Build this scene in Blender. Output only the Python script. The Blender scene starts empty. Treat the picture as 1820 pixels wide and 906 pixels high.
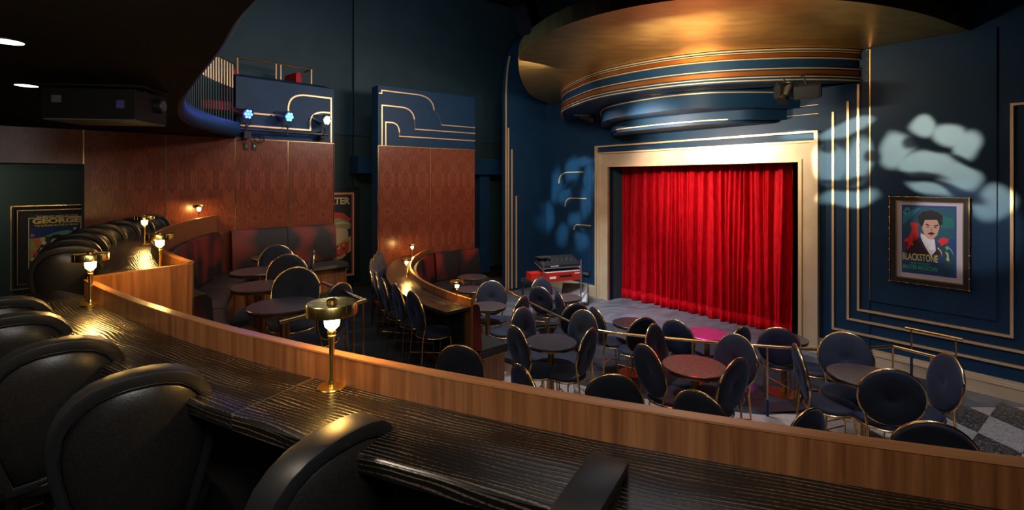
import bpy, bmesh, math, random
from mathutils import Vector, Matrix
random.seed(7)
PI = math.pi
SC = bpy.context.scene
COL = SC.collection
H = 2.83                      # eye height above the lowest floor of the room
F_PX, HOR = 870.0, 320.0      # focal length and horizon in the 1820x906 frame

# ---------------------------------------------------------------- camera
cam = bpy.data.cameras.new('camera')
cam.sensor_width = 36.0
cam.lens = 36.0 * F_PX / 1820.0
cam.shift_y = -(453.0 - HOR) / 1820.0
cam.clip_start = 0.05
camo = bpy.data.objects.new('camera', cam)
camo.location = (0, 0, H)
camo.rotation_euler = (PI / 2, 0, 0)
COL.objects.link(camo)
SC.camera = camo

# ---------------------------------------------------------------- world, view, lights
world = bpy.data.worlds.new('world')
SC.world = world
world.use_nodes = True
bg = world.node_tree.nodes['Background']
bg.inputs[0].default_value = (0.25, 0.4, 0.6, 1)
bg.inputs[1].default_value = 0.02
SC.view_settings.view_transform = 'Standard'
SC.view_settings.look = 'None'
SC.view_settings.gamma = 1.0
SC.view_settings.use_curve_mapping = False
SC.view_settings.exposure = 0.0


def aim(o, target):
    d = Vector(target) - o.location
    o.rotation_euler = d.to_track_quat('-Z', 'Y').to_euler()


def area(name, loc, target, w, h, power, color):
    l = bpy.data.lights.new(name, 'AREA')
    l.shape = 'RECTANGLE'; l.size = w; l.size_y = h
    l.energy = power; l.color = color
    o = bpy.data.objects.new(name, l); o.location = loc
    aim(o, target); COL.objects.link(o)
    return o


def spot(name, loc, target, power, color, angle=40, blend=0.5, size=0.05):
    l = bpy.data.lights.new(name, 'SPOT')
    l.energy = power; l.color = color
    l.spot_size = math.radians(angle); l.spot_blend = blend; l.shadow_soft_size = size
    o = bpy.data.objects.new(name, l); o.location = loc
    aim(o, target); COL.objects.link(o)
    return o


def gobo(o, shapes, dark, soft=0.35):
    """cloud shapes cut in the lantern's gobo: soft ellipses, given by wall points, minus dark ones"""
    l = o.data
    l.use_nodes = True
    nt = l.node_tree
    em = nt.nodes['Emission']
    tc = nt.nodes.new('ShaderNodeTexCoord')
    sp = nt.nodes.new('ShaderNodeSeparateXYZ'); nt.links.new(tc.outputs['Normal'], sp.inputs[0])
    def M_(op, x, y):
        n = nt.nodes.new('ShaderNodeMath'); n.operation = op
        for i, v in enumerate((x, y)):
            if isinstance(v, (int, float)): n.inputs[i].default_value = v
            else: nt.links.new(v, n.inputs[i])
        return n.outputs[0]
    gx = M_('DIVIDE', sp.outputs[0], sp.outputs[2]); gy = M_('DIVIDE', sp.outputs[1], sp.outputs[2])
    cb = nt.nodes.new('ShaderNodeCombineXYZ'); nt.links.new(gx, cb.inputs[0]); nt.links.new(gy, cb.inputs[1])
    nz = nt.nodes.new('ShaderNodeTexNoise'); nz.inputs['Scale'].default_value = 9; nz.inputs['Detail'].default_value = 1
    nt.links.new(cb.outputs[0], nz.inputs['Vector'])
    mx = nt.nodes.new('ShaderNodeVectorMath'); mx.operation = 'MULTIPLY_ADD'
    nt.links.new(nz.outputs['Color'], mx.inputs[0]); mx.inputs[1].default_value = (0.06, 0.06, 0); nt.links.new(cb.outputs[0], mx.inputs[2])
    inv = o.rotation_euler.to_matrix().inverted()
    def loc(p):
        q = inv @ (Vector(p) - o.location)
        return Vector((q.x / q.z + 0.03, q.y / q.z + 0.03, 0))
    def ellipse(c, e1_, e2_, s0):
        c_, a_, b_ = loc(c), loc(e1_), loc(e2_)
        ra, rb = max((a_ - c_).length, 1e-3), max((b_ - c_).length, 1e-3)
        ang = math.atan2((a_ - c_).y, (a_ - c_).x)
        s1 = nt.nodes.new('ShaderNodeVectorMath'); s1.operation = 'SUBTRACT'; s1.inputs[1].default_value = c_
        nt.links.new(mx.outputs[0], s1.inputs[0])
        r1 = nt.nodes.new('ShaderNodeVectorRotate'); r1.rotation_type = 'Z_AXIS'; r1.inputs['Angle'].default_value = -ang
        nt.links.new(s1.outputs[0], r1.inputs[0])
        k1 = nt.nodes.new('ShaderNodeVectorMath'); k1.operation = 'MULTIPLY'; k1.inputs[1].default_value = (1 / ra, 1 / rb, 0)
        nt.links.new(r1.outputs[0], k1.inputs[0])
        ln = nt.nodes.new('ShaderNodeVectorMath'); ln.operation = 'LENGTH'; nt.links.new(k1.outputs[0], ln.inputs[0])
        mr = nt.nodes.new('ShaderNodeMapRange'); mr.interpolation_type = 'SMOOTHSTEP'
        mr.inputs[1].default_value = 1.0 - s0; mr.inputs[2].default_value = 1.0 + s0; mr.inputs[3].default_value = 1; mr.inputs[4].default_value = 0
        nt.links.new(ln.outputs['Value'], mr.inputs[0])
        return mr.outputs[0]
    tot = None
    for s_ in shapes:
        e = ellipse(*s_, soft); tot = e if tot is None else M_('MAXIMUM', tot, e)
    for s_ in dark:
        e = ellipse(*s_, soft + 0.1); tot = M_('MULTIPLY', tot, M_('SUBTRACT', 1.0, M_('MULTIPLY', e, 0.9)))
    nt.links.new(tot, em.inputs['Strength'])


def wpx(px, py):              # the point of the stage wall that the photograph shows at a pixel
    r = (px - 910) / F_PX
    t = (WS0.x - r * WS0.y) / (r * WSD.y - WSD.x)
    y = (WS0 + WSD * t).y
    return ws(t, 0, (HOR - py) * y / F_PX)


WS0, WSD, WSN = Vector((5.54, 6.01)), Vector((-0.6187, 0.7857)), Vector((-0.7857, -0.6187))


def ws(t, s, z):              # stage wall frame: t along, s out into the room, z relative to the eye
    p = WS0 + WSD * t + WSN * s
    return (p.x, p.y, H + z)


spot('stage_wash', ws(3.9, 2.3, 0.80), ws(3.3, 0, 0.40), 620, (1.0, 0.80, 0.58), 84, 0.9, 0.08)
spot('curtain_spot', ws(5.6, 2.4, 1.55), ws(3.6, 0, -1.0), 330, (1.0, 0.80, 0.72), 62, 0.8, 0.05)
spot('curtain_spot', ws(4.6, 3.4, 1.3), ws(4.4, 0, -1.2), 110, (1.0, 0.80, 0.72), 60, 0.8, 0.05)
g = spot('gobo_lantern', ws(1.2, 4.9, 1.3), ws(0.35, 0, 0.25), 4200, (1.0, 0.96, 0.62), 70, 0.3, 0.02)
def E(cx, cy, rx, ry, tilt=0):
    c, s = math.cos(math.radians(tilt)), math.sin(math.radians(tilt))
    return (wpx(cx, cy), wpx(cx + rx * c, cy + rx * s), wpx(cx - ry * s, cy + ry * c))
gobo(g, [E(1640, 226, 26, 16, 0), E(1688, 244, 38, 18, 12), E(1722, 262, 24, 28, 20), E(1590, 268, 27, 32, 0), E(1648, 292, 56, 22, 8), E(1702, 314, 34, 22, 22), E(1655, 337, 42, 10, 10), E(1760, 360, 36, 28, 22), E(1502, 228, 50, 12, -14), E(1476, 290, 26, 36, 0), E(1522, 285, 30, 38, 0), E(1422, 241, 38, 9, -8), E(1504, 352, 52, 14, -5)],
     [E(1614, 252, 13, 12, 20), E(1664, 268, 34, 6, 8), E(1716, 290, 28, 7, 26), E(1592, 313, 30, 6, -12), E(1650, 314, 34, 6, 10), E(1708, 341, 42, 8, 22), E(1474, 260, 13, 9, -30), E(1548, 277, 17, 10, 0), E(1500, 322, 44, 6, -4), E(1560, 238, 14, 8, -20)], 0.3)
g = spot('gobo_lantern', ws(5.6, 4.5, 1.1), ws(7.0, 0, -0.35), 1500, (0.55, 0.85, 0.85), 46, 0.5, 0.02)
gobo(g, [E(1018, 305, 12, 22, 20), E(1003, 345, 11, 16, 0), E(988, 330, 8, 30), E(1040, 360, 10, 26, 10), E(1022, 390, 12, 12, -30), E(975, 385, 9, 26), E(1000, 415, 10, 20, 15), E(1035, 425, 11, 22, -10), E(1048, 320, 9, 34), E(1035, 290, 20, 9, -20)],
     [E(1010, 330, 14, 5, -30), E(1028, 405, 14, 5, 30)], 0.5)
spot('floor_wash', ws(3.9, 3.4, 1.65), ws(3.7, 2.3, -2.8), 330, (0.80, 0.88, 1.0), 100, 0.8, 0.15)
spot('floor_wash', ws(-0.6, 3.9, 1.9), ws(-0.6, 2.2, -2.8), 300, (0.95, 0.92, 1.0), 70, 0.8, 0.15)
spot('magenta_spot', ws(2.4, 3.3, 1.6), (2.66, 6.68, 0.74), 3600, (1.0, 0.01, 0.35), 11, 0.5, 0.04)
spot('magenta_wash', ws(3.2, 3.4, 1.6), ws(3.5, 0.6, -2.55), 160, (0.85, 0.15, 0.75), 44, 0.9, 0.05)
spot('floor_wash', ws(5.6, 2.6, 1.5), ws(5.3, 0.9, -2.55), 620, (0.80, 0.92, 1.0), 55, 0.9, 0.1)
spot('teal_spot', ws(0.8, 3.9, 1.5), (3.37, 6.18, 0.9), 160, (0.15, 0.65, 1.0), 15, 0.6, 0.04)
spot('teal_spot', ws(1.8, 4.2, 1.5), (2.20, 6.45, 0.9), 120, (0.20, 0.60, 1.0), 12, 0.6, 0.04)
spot('red_spot', (1.2, 3.2, H + 1.9), (1.80, 4.80, H - 1.81), 420, (1.0, 0.03, 0.06), 16, 0.5, 0.05)
spot('red_spot', ws(1.0, 3.2, 1.6), (3.45, 6.25, 0), 260, (1.0, 0.02, 0.05), 12, 0.4, 0.05)
area('gold_uplight', (2.1, 5.95, H + 1.15), (2.4, 6.6, H + 1.82), 0.9, 0.10, 60, (1.0, 0.86, 0.60))
area('balcony_downlight', (-2.4, 6.2, H + 1.9), (-3.2, 9.2, H - 0.2), 1.4, 0.4, 26, (1.0, 0.80, 0.66))
area('side_wash', (0.2, 7.4, H + 1.7), (-2.0, 10.2, H - 0.4), 1.0, 0.4, 75, (1.0, 0.84, 0.74))
area('room_fill', (1.4, 5.0, H + 1.75), (1.2, 5.2, 0), 3.5, 2.0, 14, (0.80, 0.88, 1.0))
area('tier_downlight', (-1.6, 0.9, H + 0.62), (-1.2, 2.0, H - 0.7), 0.5, 0.2, 17.0, (1.0, 0.82, 0.62))
area('tier_downlight', (0.3, 0.3, H + 0.62), (0.2, 1.3, H - 0.7), 0.4, 0.15, 6.0, (1.0, 0.82, 0.62))
area('stool_light', (-0.1, 0.1, H + 0.55), (-1.15, 1.5, H - 0.85), 0.4, 0.3, 13.0, (0.95, 0.97, 1.0))
area('upper_wash', (-1.2, 6.5, H + 3.6), (-4.0, 11.0, H + 2.2), 1.0, 0.5, 26, (0.55, 0.85, 1.0))
area('corridor_poster_fill', (-7.2, 5.6, H + 0.15), (-8.0, 7.1, H - 0.6), 0.5, 0.2, 12, (1.0, 0.86, 0.66))  # added unseen area light, only brightens the corridor poster
spot('poster_fill_spot', ws(0.5, 3.2, 1.2), ws(-0.02, 0, -0.55), 260, (1.0, 0.92, 0.95), 17, 0.5, 0.04)  # added spot without a fixture, lifts the poster on the navy wall

# ---------------------------------------------------------------- materials
def mat(name, color, rough=0.5, metal=0.0, spec=0.5, sheen=0.0, coat=0.0, emit=None, estr=0.0):
    m = bpy.data.materials.new(name)
    m.use_nodes = True
    b = m.node_tree.nodes['Principled BSDF']
    b.inputs['Base Color'].default_value = (*color, 1)
    b.inputs['Roughness'].default_value = rough
    b.inputs['Metallic'].default_value = metal
    b.inputs['Specular IOR Level'].default_value = spec
    b.inputs['Sheen Weight'].default_value = sheen
    b.inputs['Coat Weight'].default_value = coat
    if emit:
        b.inputs['Emission Color'].default_value = (*emit, 1)
        b.inputs['Emission Strength'].default_value = estr
    return m


def nodes(m):
    nt = m.node_tree
    return nt, nt.nodes['Principled BSDF']


def add_noise(m, scale, c1, c2, vec_scale=(1, 1, 1), coord='Object', detail=5, lo=0.35, hi=0.65, bump=0.0, dist=0.0, rough=None, bdist=0.01):
    nt, b = nodes(m)
    tc = nt.nodes.new('ShaderNodeTexCoord')
    mp = nt.nodes.new('ShaderNodeMapping'); mp.inputs['Scale'].default_value = vec_scale
    nz = nt.nodes.new('ShaderNodeTexNoise')
    nz.inputs['Scale'].default_value = scale; nz.inputs['Detail'].default_value = detail
    nz.inputs['Distortion'].default_value = dist
    cr = nt.nodes.new('ShaderNodeValToRGB')
    cr.color_ramp.elements[0].position = lo; cr.color_ramp.elements[1].position = hi
    cr.color_ramp.elements[0].color = (*c1, 1); cr.color_ramp.elements[1].color = (*c2, 1)
    nt.links.new(tc.outputs[coord], mp.inputs[0]); nt.links.new(mp.outputs[0], nz.inputs['Vector'])
    nt.links.new(nz.outputs[0], cr.inputs[0]); nt.links.new(cr.outputs[0], b.inputs['Base Color'])
    if bump:
        bp = nt.nodes.new('ShaderNodeBump'); bp.inputs['Strength'].default_value = bump
        bp.inputs['Distance'].default_value = bdist
        nt.links.new(nz.outputs[0], bp.inputs['Height']); nt.links.new(bp.outputs[0], b.inputs['Normal'])
    if rough:
        mr = nt.nodes.new('ShaderNodeMapRange')
        mr.inputs[3].default_value = rough[0]; mr.inputs[4].default_value = rough[1]
        nt.links.new(nz.outputs[0], mr.inputs[0]); nt.links.new(mr.outputs[0], b.inputs['Roughness'])
    return m


M = {}
M['navy'] = add_noise(mat('navy_paint', (0.012, 0.045, 0.095), 0.5, spec=0.22), 3, (0.0065, 0.030, 0.074), (0.008, 0.036, 0.086))
M['teal'] = add_noise(mat('dark_teal_paint', (0.010, 0.035, 0.05), 0.6), 2, (0.009, 0.030, 0.045), (0.011, 0.038, 0.055))
M['jamb'] = mat('jamb_teal', (0.018, 0.065, 0.085), 0.5)
M['green'] = mat('dark_green_paint', (0.010, 0.030, 0.028), 0.6)
M['black'] = mat('black_paint', (0.006, 0.006, 0.007), 0.6)
M['soffit'] = add_noise(mat('black_plaster', (0.018, 0.017, 0.015), 0.8, spec=0.2), 5, (0.009, 0.008, 0.007), (0.013, 0.012, 0.010))
M['brass'] = mat('brass', (0.88, 0.58, 0.26), 0.22, 1.0)
M['brass_dark'] = mat('aged_brass', (0.55, 0.34, 0.15), 0.3, 1.0)
M['lampbrass'] = mat('polished_brass', (1.0, 0.72, 0.20), 0.24, 1.0)
M['trim'] = mat('pale_gold_trim', (0.80, 0.55, 0.30), 0.38, 0.5)
M['cream'] = add_noise(mat('champagne_paint', (0.62, 0.47, 0.31), 0.38, 0.35), 3, (0.60, 0.45, 0.29), (0.68, 0.53, 0.36))
M['gold'] = add_noise(mat('gold_leaf', (0.72, 0.45, 0.13), 0.36, 1.0), 3, (0.62, 0.37, 0.09), (0.74, 0.48, 0.15), vec_scale=(1, 2.5, 1), bump=0.05, rough=(0.32, 0.42))
M['orange'] = mat('copper_band', (0.42, 0.13, 0.025), 0.32, 0.7)
M['leather'] = add_noise(mat('black_leather', (0.012, 0.012, 0.012), 0.36), 140, (0.010, 0.010, 0.010), (0.016, 0.015, 0.014), bump=0.25, bdist=0.002, detail=3)
M['shell'] = mat('black_satin_shell', (0.013, 0.013, 0.014), 0.42)
M['granite'] = add_noise(mat('speckled_stone', (0.05, 0.04, 0.045), 0.28), 110, (0.012, 0.011, 0.014), (0.17, 0.12, 0.12), detail=3, lo=0.4, hi=0.72)
M['carpet'] = add_noise(mat('dark_carpet', (0.03, 0.035, 0.045), 0.9), 2.2, (0.008, 0.012, 0.020), (0.028, 0.034, 0.046), dist=1.5, bump=0.2)
M['stagefloor'] = add_noise(mat('stage_floor', (0.1, 0.11, 0.13), 0.5), 1.6, (0.075, 0.085, 0.105), (0.15, 0.16, 0.19), dist=1.8, vec_scale=(1, 1.8, 1))
M['tdark'] = add_noise(mat('dark_terrazzo', (0.05, 0.05, 0.05), 0.35), 75, (0.018, 0.018, 0.020), (0.30, 0.30, 0.30), detail=2, lo=0.52, hi=0.70)
M['tlight'] = add_noise(mat('rose_terrazzo', (0.4, 0.35, 0.33), 0.35), 75, (0.26, 0.22, 0.21), (0.50, 0.43, 0.41), detail=2, lo=0.3, hi=0.6)
M['tgrey'] = add_noise(mat('grey_terrazzo', (0.3, 0.3, 0.31), 0.35), 75, (0.16, 0.16, 0.17), (0.42, 0.42, 0.43), detail=2, lo=0.3, hi=0.6)
M['grey'] = mat('grey_metal', (0.18, 0.18, 0.18), 0.45, 0.3)
M['silver'] = mat('silver_metal', (0.7, 0.7, 0.7), 0.3, 1.0)
M['redgloss'] = mat('red_keyboard_case', (0.42, 0.02, 0.012), 0.35)
M['white'] = mat('white_keys', (0.75, 0.72, 0.68), 0.4)
M['seatred'] = mat('red_upholstery', (0.45, 0.01, 0.015), 0.7)
M['downlight'] = mat('downlight_disc', (1, 1, 1), 0.5, emit=(1.0, 0.93, 0.85), estr=5.0)
M['glow'] = mat('lamp_glass', (1, 0.8, 0.5), 0.4, emit=(1.0, 0.58, 0.16), estr=210.0)
M['led_blue'] = mat('blue_lens', (0.05, 0.05, 1), 0.4, emit=(0.03, 0.10, 1.0), estr=14.0)
M['led_cyan'] = mat('cyan_lens', (0.05, 0.5, 1), 0.4, emit=(0.04, 0.42, 1.0), estr=14.0)
M['led_white'] = mat('white_lens', (1, 1, 1), 0.4, emit=(0.8, 1.0, 0.85), estr=20.0)


def wood(name, c1, c2, c3, scale, rough, figure=0.0, uv=True, vs=(1, 1, 1)):
    m = mat(name, c1, rough)
    nt, b = nodes(m)
    tc = nt.nodes.new('ShaderNodeTexCoord')
    mp = nt.nodes.new('ShaderNodeMapping'); mp.inputs['Scale'].default_value = vs
    nt.links.new(tc.outputs['UV' if uv else 'Object'], mp.inputs[0])
    nz = nt.nodes.new('ShaderNodeTexNoise'); nz.inputs['Scale'].default_value = scale
    nz.inputs['Detail'].default_value = 7; nz.inputs['Roughness'].default_value = 0.6
    nz.inputs['Distortion'].default_value = figure
    cr = nt.nodes.new('ShaderNodeValToRGB')
    e = cr.color_ramp.elements
    e[0].position = 0.32; e[0].color = (*c1, 1); e[1].position = 0.68; e[1].color = (*c3, 1)
    k = e.new(0.5); k.color = (*c2, 1)
    nt.links.new(mp.outputs[0], nz.inputs['Vector']); nt.links.new(nz.outputs[0], cr.inputs[0])
    nt.links.new(cr.outputs[0], b.inputs['Base Color'])
    bp = nt.nodes.new('ShaderNodeBump'); bp.inputs['Strength'].default_value = 0.08; bp.inputs['Distance'].default_value = 0.003
    nt.links.new(nz.outputs[0], bp.inputs['Height']); nt.links.new(bp.outputs[0], b.inputs['Normal'])
    return m


# parapet walnut: grain upright (v across is short), uv.x runs along the wall
M['walnut'] = wood('walnut_veneer', (0.13, 0.045, 0.016), (0.21, 0.080, 0.028), (0.29, 0.12, 0.045), 1.0, 0.33, 0.4, True, (34, 1.3, 1))
M['walnut_cap'] = wood('walnut_edge', (0.24, 0.10, 0.036), (0.33, 0.14, 0.055), (0.42, 0.20, 0.085), 1.0, 0.28, 0.3, True, (2, 30, 1))


def burl():
    """book-matched crotch mahogany: mirrored leaves that repeat across a panel and up it"""
    m = mat('figured_mahogany', (0.2, 0.04, 0.02), 0.30)
    nt, b = nodes(m)
    tc = nt.nodes.new('ShaderNodeTexCoord')
    sx = nt.nodes.new('ShaderNodeSeparateXYZ')
    nt.links.new(tc.outputs['UV'], sx.inputs[0])

    def math_(op, a, bb=None, v=0.0, v2=0.0):
        n = nt.nodes.new('ShaderNodeMath'); n.operation = op
        if a is not None: nt.links.new(a, n.inputs[0])
        if bb is not None: nt.links.new(bb, n.inputs[1])
        else: n.inputs[1].default_value = v
        if op in ('PINGPONG',): n.inputs[1].default_value = v
        return n.outputs[0]
    u = math_('PINGPONG', sx.outputs[0], None, 0.19)
    v = math_('PINGPONG', sx.outputs[1], None, 0.62)
    cb = nt.nodes.new('ShaderNodeCombineXYZ')
    us = math_('MULTIPLY', u, None, 17.0)
    vs_ = math_('MULTIPLY', v, None, 3.2)
    sl = math_('ADD', vs_, math_('MULTIPLY', u, None, -4.5))
    nt.links.new(us, cb.inputs[0]); nt.links.new(sl, cb.inputs[1])
    nz = nt.nodes.new('ShaderNodeTexNoise'); nz.inputs['Scale'].default_value = 1.6
    nz.inputs['Detail'].default_value = 6; nz.inputs['Distortion'].default_value = 1.3
    nt.links.new(cb.outputs[0], nz.inputs['Vector'])
    cr = nt.nodes.new('ShaderNodeValToRGB'); e = cr.color_ramp.elements
    e[0].position = 0.30; e[0].color = (0.085, 0.016, 0.008, 1)
    e[1].position = 0.72; e[1].color = (0.27, 0.075, 0.034, 1)
    k = e.new(0.5); k.color = (0.165, 0.040, 0.019, 1)
    nt.links.new(nz.outputs[0], cr.inputs[0]); nt.links.new(cr.outputs[0], b.inputs['Base Color'])
    return m


M['burl'] = burl()


def bar_oak():
    """open-grain oak stained black under lacquer: cathedral grain lines catch the light"""
    m = mat('black_stained_oak', (0.008, 0.007, 0.006), 0.24, spec=0.6)
    nt, b = nodes(m)
    tc = nt.nodes.new('ShaderNodeTexCoord')
    mp = nt.nodes.new('ShaderNodeMapping'); mp.inputs['Scale'].default_value = (1.6, 6.0, 1)
    nt.links.new(tc.outputs['UV'], mp.inputs[0])
    wv = nt.nodes.new('ShaderNodeTexWave'); wv.wave_type = 'BANDS'; wv.bands_direction = 'Y'
    wv.inputs['Scale'].default_value = 3.6; wv.inputs['Distortion'].default_value = 13.0
    wv.inputs['Detail'].default_value = 1.5; wv.inputs['Detail Scale'].default_value = 0.4
    nt.links.new(mp.outputs[0], wv.inputs['Vector'])
    mp2 = nt.nodes.new('ShaderNodeMapping'); mp2.inputs['Scale'].default_value = (60, 200, 1)
    nt.links.new(tc.outputs['UV'], mp2.inputs[0])
    nz = nt.nodes.new('ShaderNodeTexNoise'); nz.inputs['Scale'].default_value = 1.6; nz.inputs['Detail'].default_value = 2
    nt.links.new(mp2.outputs[0], nz.inputs['Vector'])
    mu = nt.nodes.new('ShaderNodeMath'); mu.operation = 'MULTIPLY'
    pw = nt.nodes.new('ShaderNodeMath'); pw.operation = 'POWER'; pw.inputs[1].default_value = 2.2
    nt.links.new(wv.outputs['Fac'], pw.inputs[0])
    bz = nt.nodes.new('ShaderNodeTexNoise'); bz.inputs['Scale'].default_value = 2.2; bz.inputs['Detail'].default_value = 2
    nt.links.new(mp.outputs[0], bz.inputs['Vector'])
    br = nt.nodes.new('ShaderNodeMapRange'); br.inputs[1].default_value = 0.35; br.inputs[2].default_value = 0.62; br.inputs[3].default_value = 0.55; br.inputs[4].default_value = 1.25
    nt.links.new(bz.outputs[0], br.inputs[0])
    m2 = nt.nodes.new('ShaderNodeMath'); m2.operation = 'MULTIPLY'
    nt.links.new(pw.outputs[0], m2.inputs[0]); nt.links.new(br.outputs[0], m2.inputs[1])
    nt.links.new(m2.outputs[0], mu.inputs[0]); nt.links.new(nz.outputs[0], mu.inputs[1])
    cr = nt.nodes.new('ShaderNodeValToRGB'); e = cr.color_ramp.elements
    e[0].position = 0.26; e[0].color = (0.007, 0.006, 0.005, 1); e[1].position = 0.62; e[1].color = (0.13, 0.10, 0.07, 1)
    nt.links.new(mu.outputs[0], cr.inputs[0]); nt.links.new(cr.outputs[0], b.inputs['Base Color'])
    bp = nt.nodes.new('ShaderNodeBump'); bp.inputs['Strength'].default_value = 0.5; bp.inputs['Distance'].default_value = 0.002
    nt.links.new(mu.outputs[0], bp.inputs['Height']); nt.links.new(bp.outputs[0], b.inputs['Normal'])
    return m


M['oak'] = bar_oak()


def velvet(name, c, sheen, tint):
    m = mat(name, c, 0.75, sheen=sheen)
    nt, b = nodes(m)
    b.inputs['Sheen Roughness'].default_value = 0.35
    b.inputs['Sheen Tint'].default_value = (*tint, 1)
    tc = nt.nodes.new('ShaderNodeTexCoord')
    nz = nt.nodes.new('ShaderNodeTexNoise'); nz.inputs['Scale'].default_value = 9; nz.inputs['Detail'].default_value = 6
    cr = nt.nodes.new('ShaderNodeValToRGB'); e = cr.color_ramp.elements
    e[0].position = 0.3; e[0].color = (c[0] * 0.7, c[1] * 0.7, c[2] * 0.7, 1)
    e[1].position = 0.7; e[1].color = (min(1, c[0] * 1.4), c[1] * 1.4, c[2] * 1.4, 1)
    nt.links.new(tc.outputs['Object'], nz.inputs['Vector']); nt.links.new(nz.outputs[0], cr.inputs[0])
    nt.links.new(cr.outputs[0], b.inputs['Base Color'])
    return m


M['velvet'] = velvet('navy_velvet', (0.005, 0.011, 0.030), 0.20, (0.30, 0.45, 0.9))
M['curtain'] = add_noise(mat('red_velvet', (0.5, 0.003, 0.01), 0.6, spec=0.08), 7, (0.26, 0.001, 0.005), (0.50, 0.002, 0.010), vec_scale=(5, 5, 0.8), lo=0.3, hi=0.7)
M['booth'] = add_noise(mat('black_leather_red_pools', (0.02, 0.01, 0.01), 0.55, spec=0.25), 1.7, (0.012, 0.010, 0.011), (0.15, 0.018, 0.012), lo=0.44, hi=0.60, detail=1)  # red noise patches paint pools of red light into the black leather
M['boothseat'] = mat('charcoal_leather', (0.028, 0.028, 0.027), 0.35)

# ---------------------------------------------------------------- mesh helpers
def obj(name, bm, m, parent=None, smooth=False, loc=None):
    me = bpy.data.meshes.new(name)
    bmesh.ops.recalc_face_normals(bm, faces=bm.faces)
    bm.to_mesh(me); bm.free()
    if smooth:
        me.polygons.foreach_set('use_smooth', [True] * len(me.polygons))
        if smooth != 'all':
            me.set_sharp_from_angle(angle=math.radians(40))
    for mm in (m if isinstance(m, (list, tuple)) else [m]):
        me.materials.append(mm)
    o = bpy.data.objects.new(name, me)
    COL.objects.link(o)
    if parent: o.parent = parent
    if loc: o.location = loc
    return o


def empty(name, loc=(0, 0, 0), rz=0.0):
    o = bpy.data.objects.new(name, None)
    o.empty_display_size = 0.1
    o.location = loc; o.rotation_euler = (0, 0, rz)
    COL.objects.link(o)
    return o


def tag(o, label, cat, group=None, kind=None):
    o['label'] = label; o['category'] = cat
    if group: o['group'] = group
    if kind: o['kind'] = kind
    return o


def struct(o, label=None, cat=None):
    o['kind'] = 'structure'
    if label: o['label'] = label
    if cat: o['category'] = cat
    return o


def new(): return bmesh.new()


def box(bm, c, s, rot=None):
    g_ = bmesh.ops.create_cube(bm, size=1.0)
    mt = Matrix.Translation(c) @ (rot.to_4x4() if rot else Matrix.Identity(4)) @ Matrix.Diagonal((*s, 1))
    bmesh.ops.transform(bm, matrix=mt, verts=g_['verts'])
    return bm


def prism(bm, pts, z0, z1):
    """upright prism over a plan polygon"""
    lo = [bm.verts.new((p[0], p[1], z0)) for p in pts]
    hi = [bm.verts.new((p[0], p[1], z1)) for p in pts]
    n = len(pts)
    bm.faces.new(lo[::-1]); bm.faces.new(hi)
    for i in range(n):
        bm.faces.new((lo[i], lo[(i + 1) % n], hi[(i + 1) % n], hi[i]))
    return bm


def lathe(bm, prof, n=24, c=(0, 0, 0), sy=1.0):
    rings = []
    for r, z in prof:
        if r < 1e-6:
            rings.append([bm.verts.new((c[0], c[1], c[2] + z))])
        else:
            rings.append([bm.verts.new((c[0] + r * math.cos(2 * PI * i / n), c[1] + sy * r * math.sin(2 * PI * i / n), c[2] + z)) for i in range(n)])
    for a, b_ in zip(rings, rings[1:]):
        for i in range(n):
            j = (i + 1) % n
            if len(a) == 1 and len(b_) == 1: continue
            if len(a) == 1: bm.faces.new((a[0], b_[i], b_[j]))
            elif len(b_) == 1: bm.faces.new((a[i], a[j], b_[0]))
            else: bm.faces.new((a[i], a[j], b_[j], b_[i]))
    return bm


def tube(bm, pts, r, n=8, closed=False, cap=True):
    pts = [Vector(p) for p in pts]
    rings = []
    N = len(pts)
    up = Vector((0, 0, 1))
    for i, p in enumerate(pts):
        if closed: d = pts[(i + 1) % N] - pts[i - 1]
        else: d = pts[min(i + 1, N - 1)] - pts[max(i - 1, 0)]
        d.normalize()
        ref = up if abs(d.dot(up)) < 0.95 else Vector((1, 0, 0))
        a = d.cross(ref).normalized(); b_ = a.cross(d).normalized()
        rr = r[i] if isinstance(r, (list, tuple)) else r
        rings.append([bm.verts.new(p + (a * math.cos(2 * PI * k / n) + b_ * math.sin(2 * PI * k / n)) * rr) for k in range(n)])
    segs = N if closed else N - 1
    for i in range(segs):
        A, B = rings[i], rings[(i + 1) % N]
        off = 0
        if closed and i == N - 1:
            off = min(range(n), key=lambda o_: (A[0].co - B[o_].co).length)
        for k in range(n):
            bm.faces.new((A[k], A[(k + 1) % n], B[(k + 1 + off) % n], B[(k + off) % n]))
    if cap and not closed:
        bm.faces.new(rings[0][::-1]); bm.faces.new(rings[-1])
    return bm


def catmull(pts, k=8):
    pts = [Vector((p[0], p[1])) for p in pts]
    out = []
    for i in range(len(pts) - 1):
        p0 = pts[i - 1] if i else pts[0] * 2 - pts[1]
        p1, p2 = pts[i], pts[i + 1]
        p3 = pts[i + 2] if i + 2 < len(pts) else pts[-1] * 2 - pts[-2]
        for j in range(k):
            t = j / k
            out.append(0.5 * ((2 * p1) + (p2 - p0) * t + (2 * p0 - 5 * p1 + 4 * p2 - p3) * t * t + (3 * p1 - p0 - 3 * p2 + p3) * t ** 3))
    out.append(pts[-1])
    return out


def arc(c, R, a0, a1, n):
    return [Vector((c[0] + R * math.cos(math.radians(a0 + (a1 - a0) * i / n)), c[1] + R * math.sin(math.radians(a0 + (a1 - a0) * i / n)))) for i in range(n + 1)]


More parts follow.
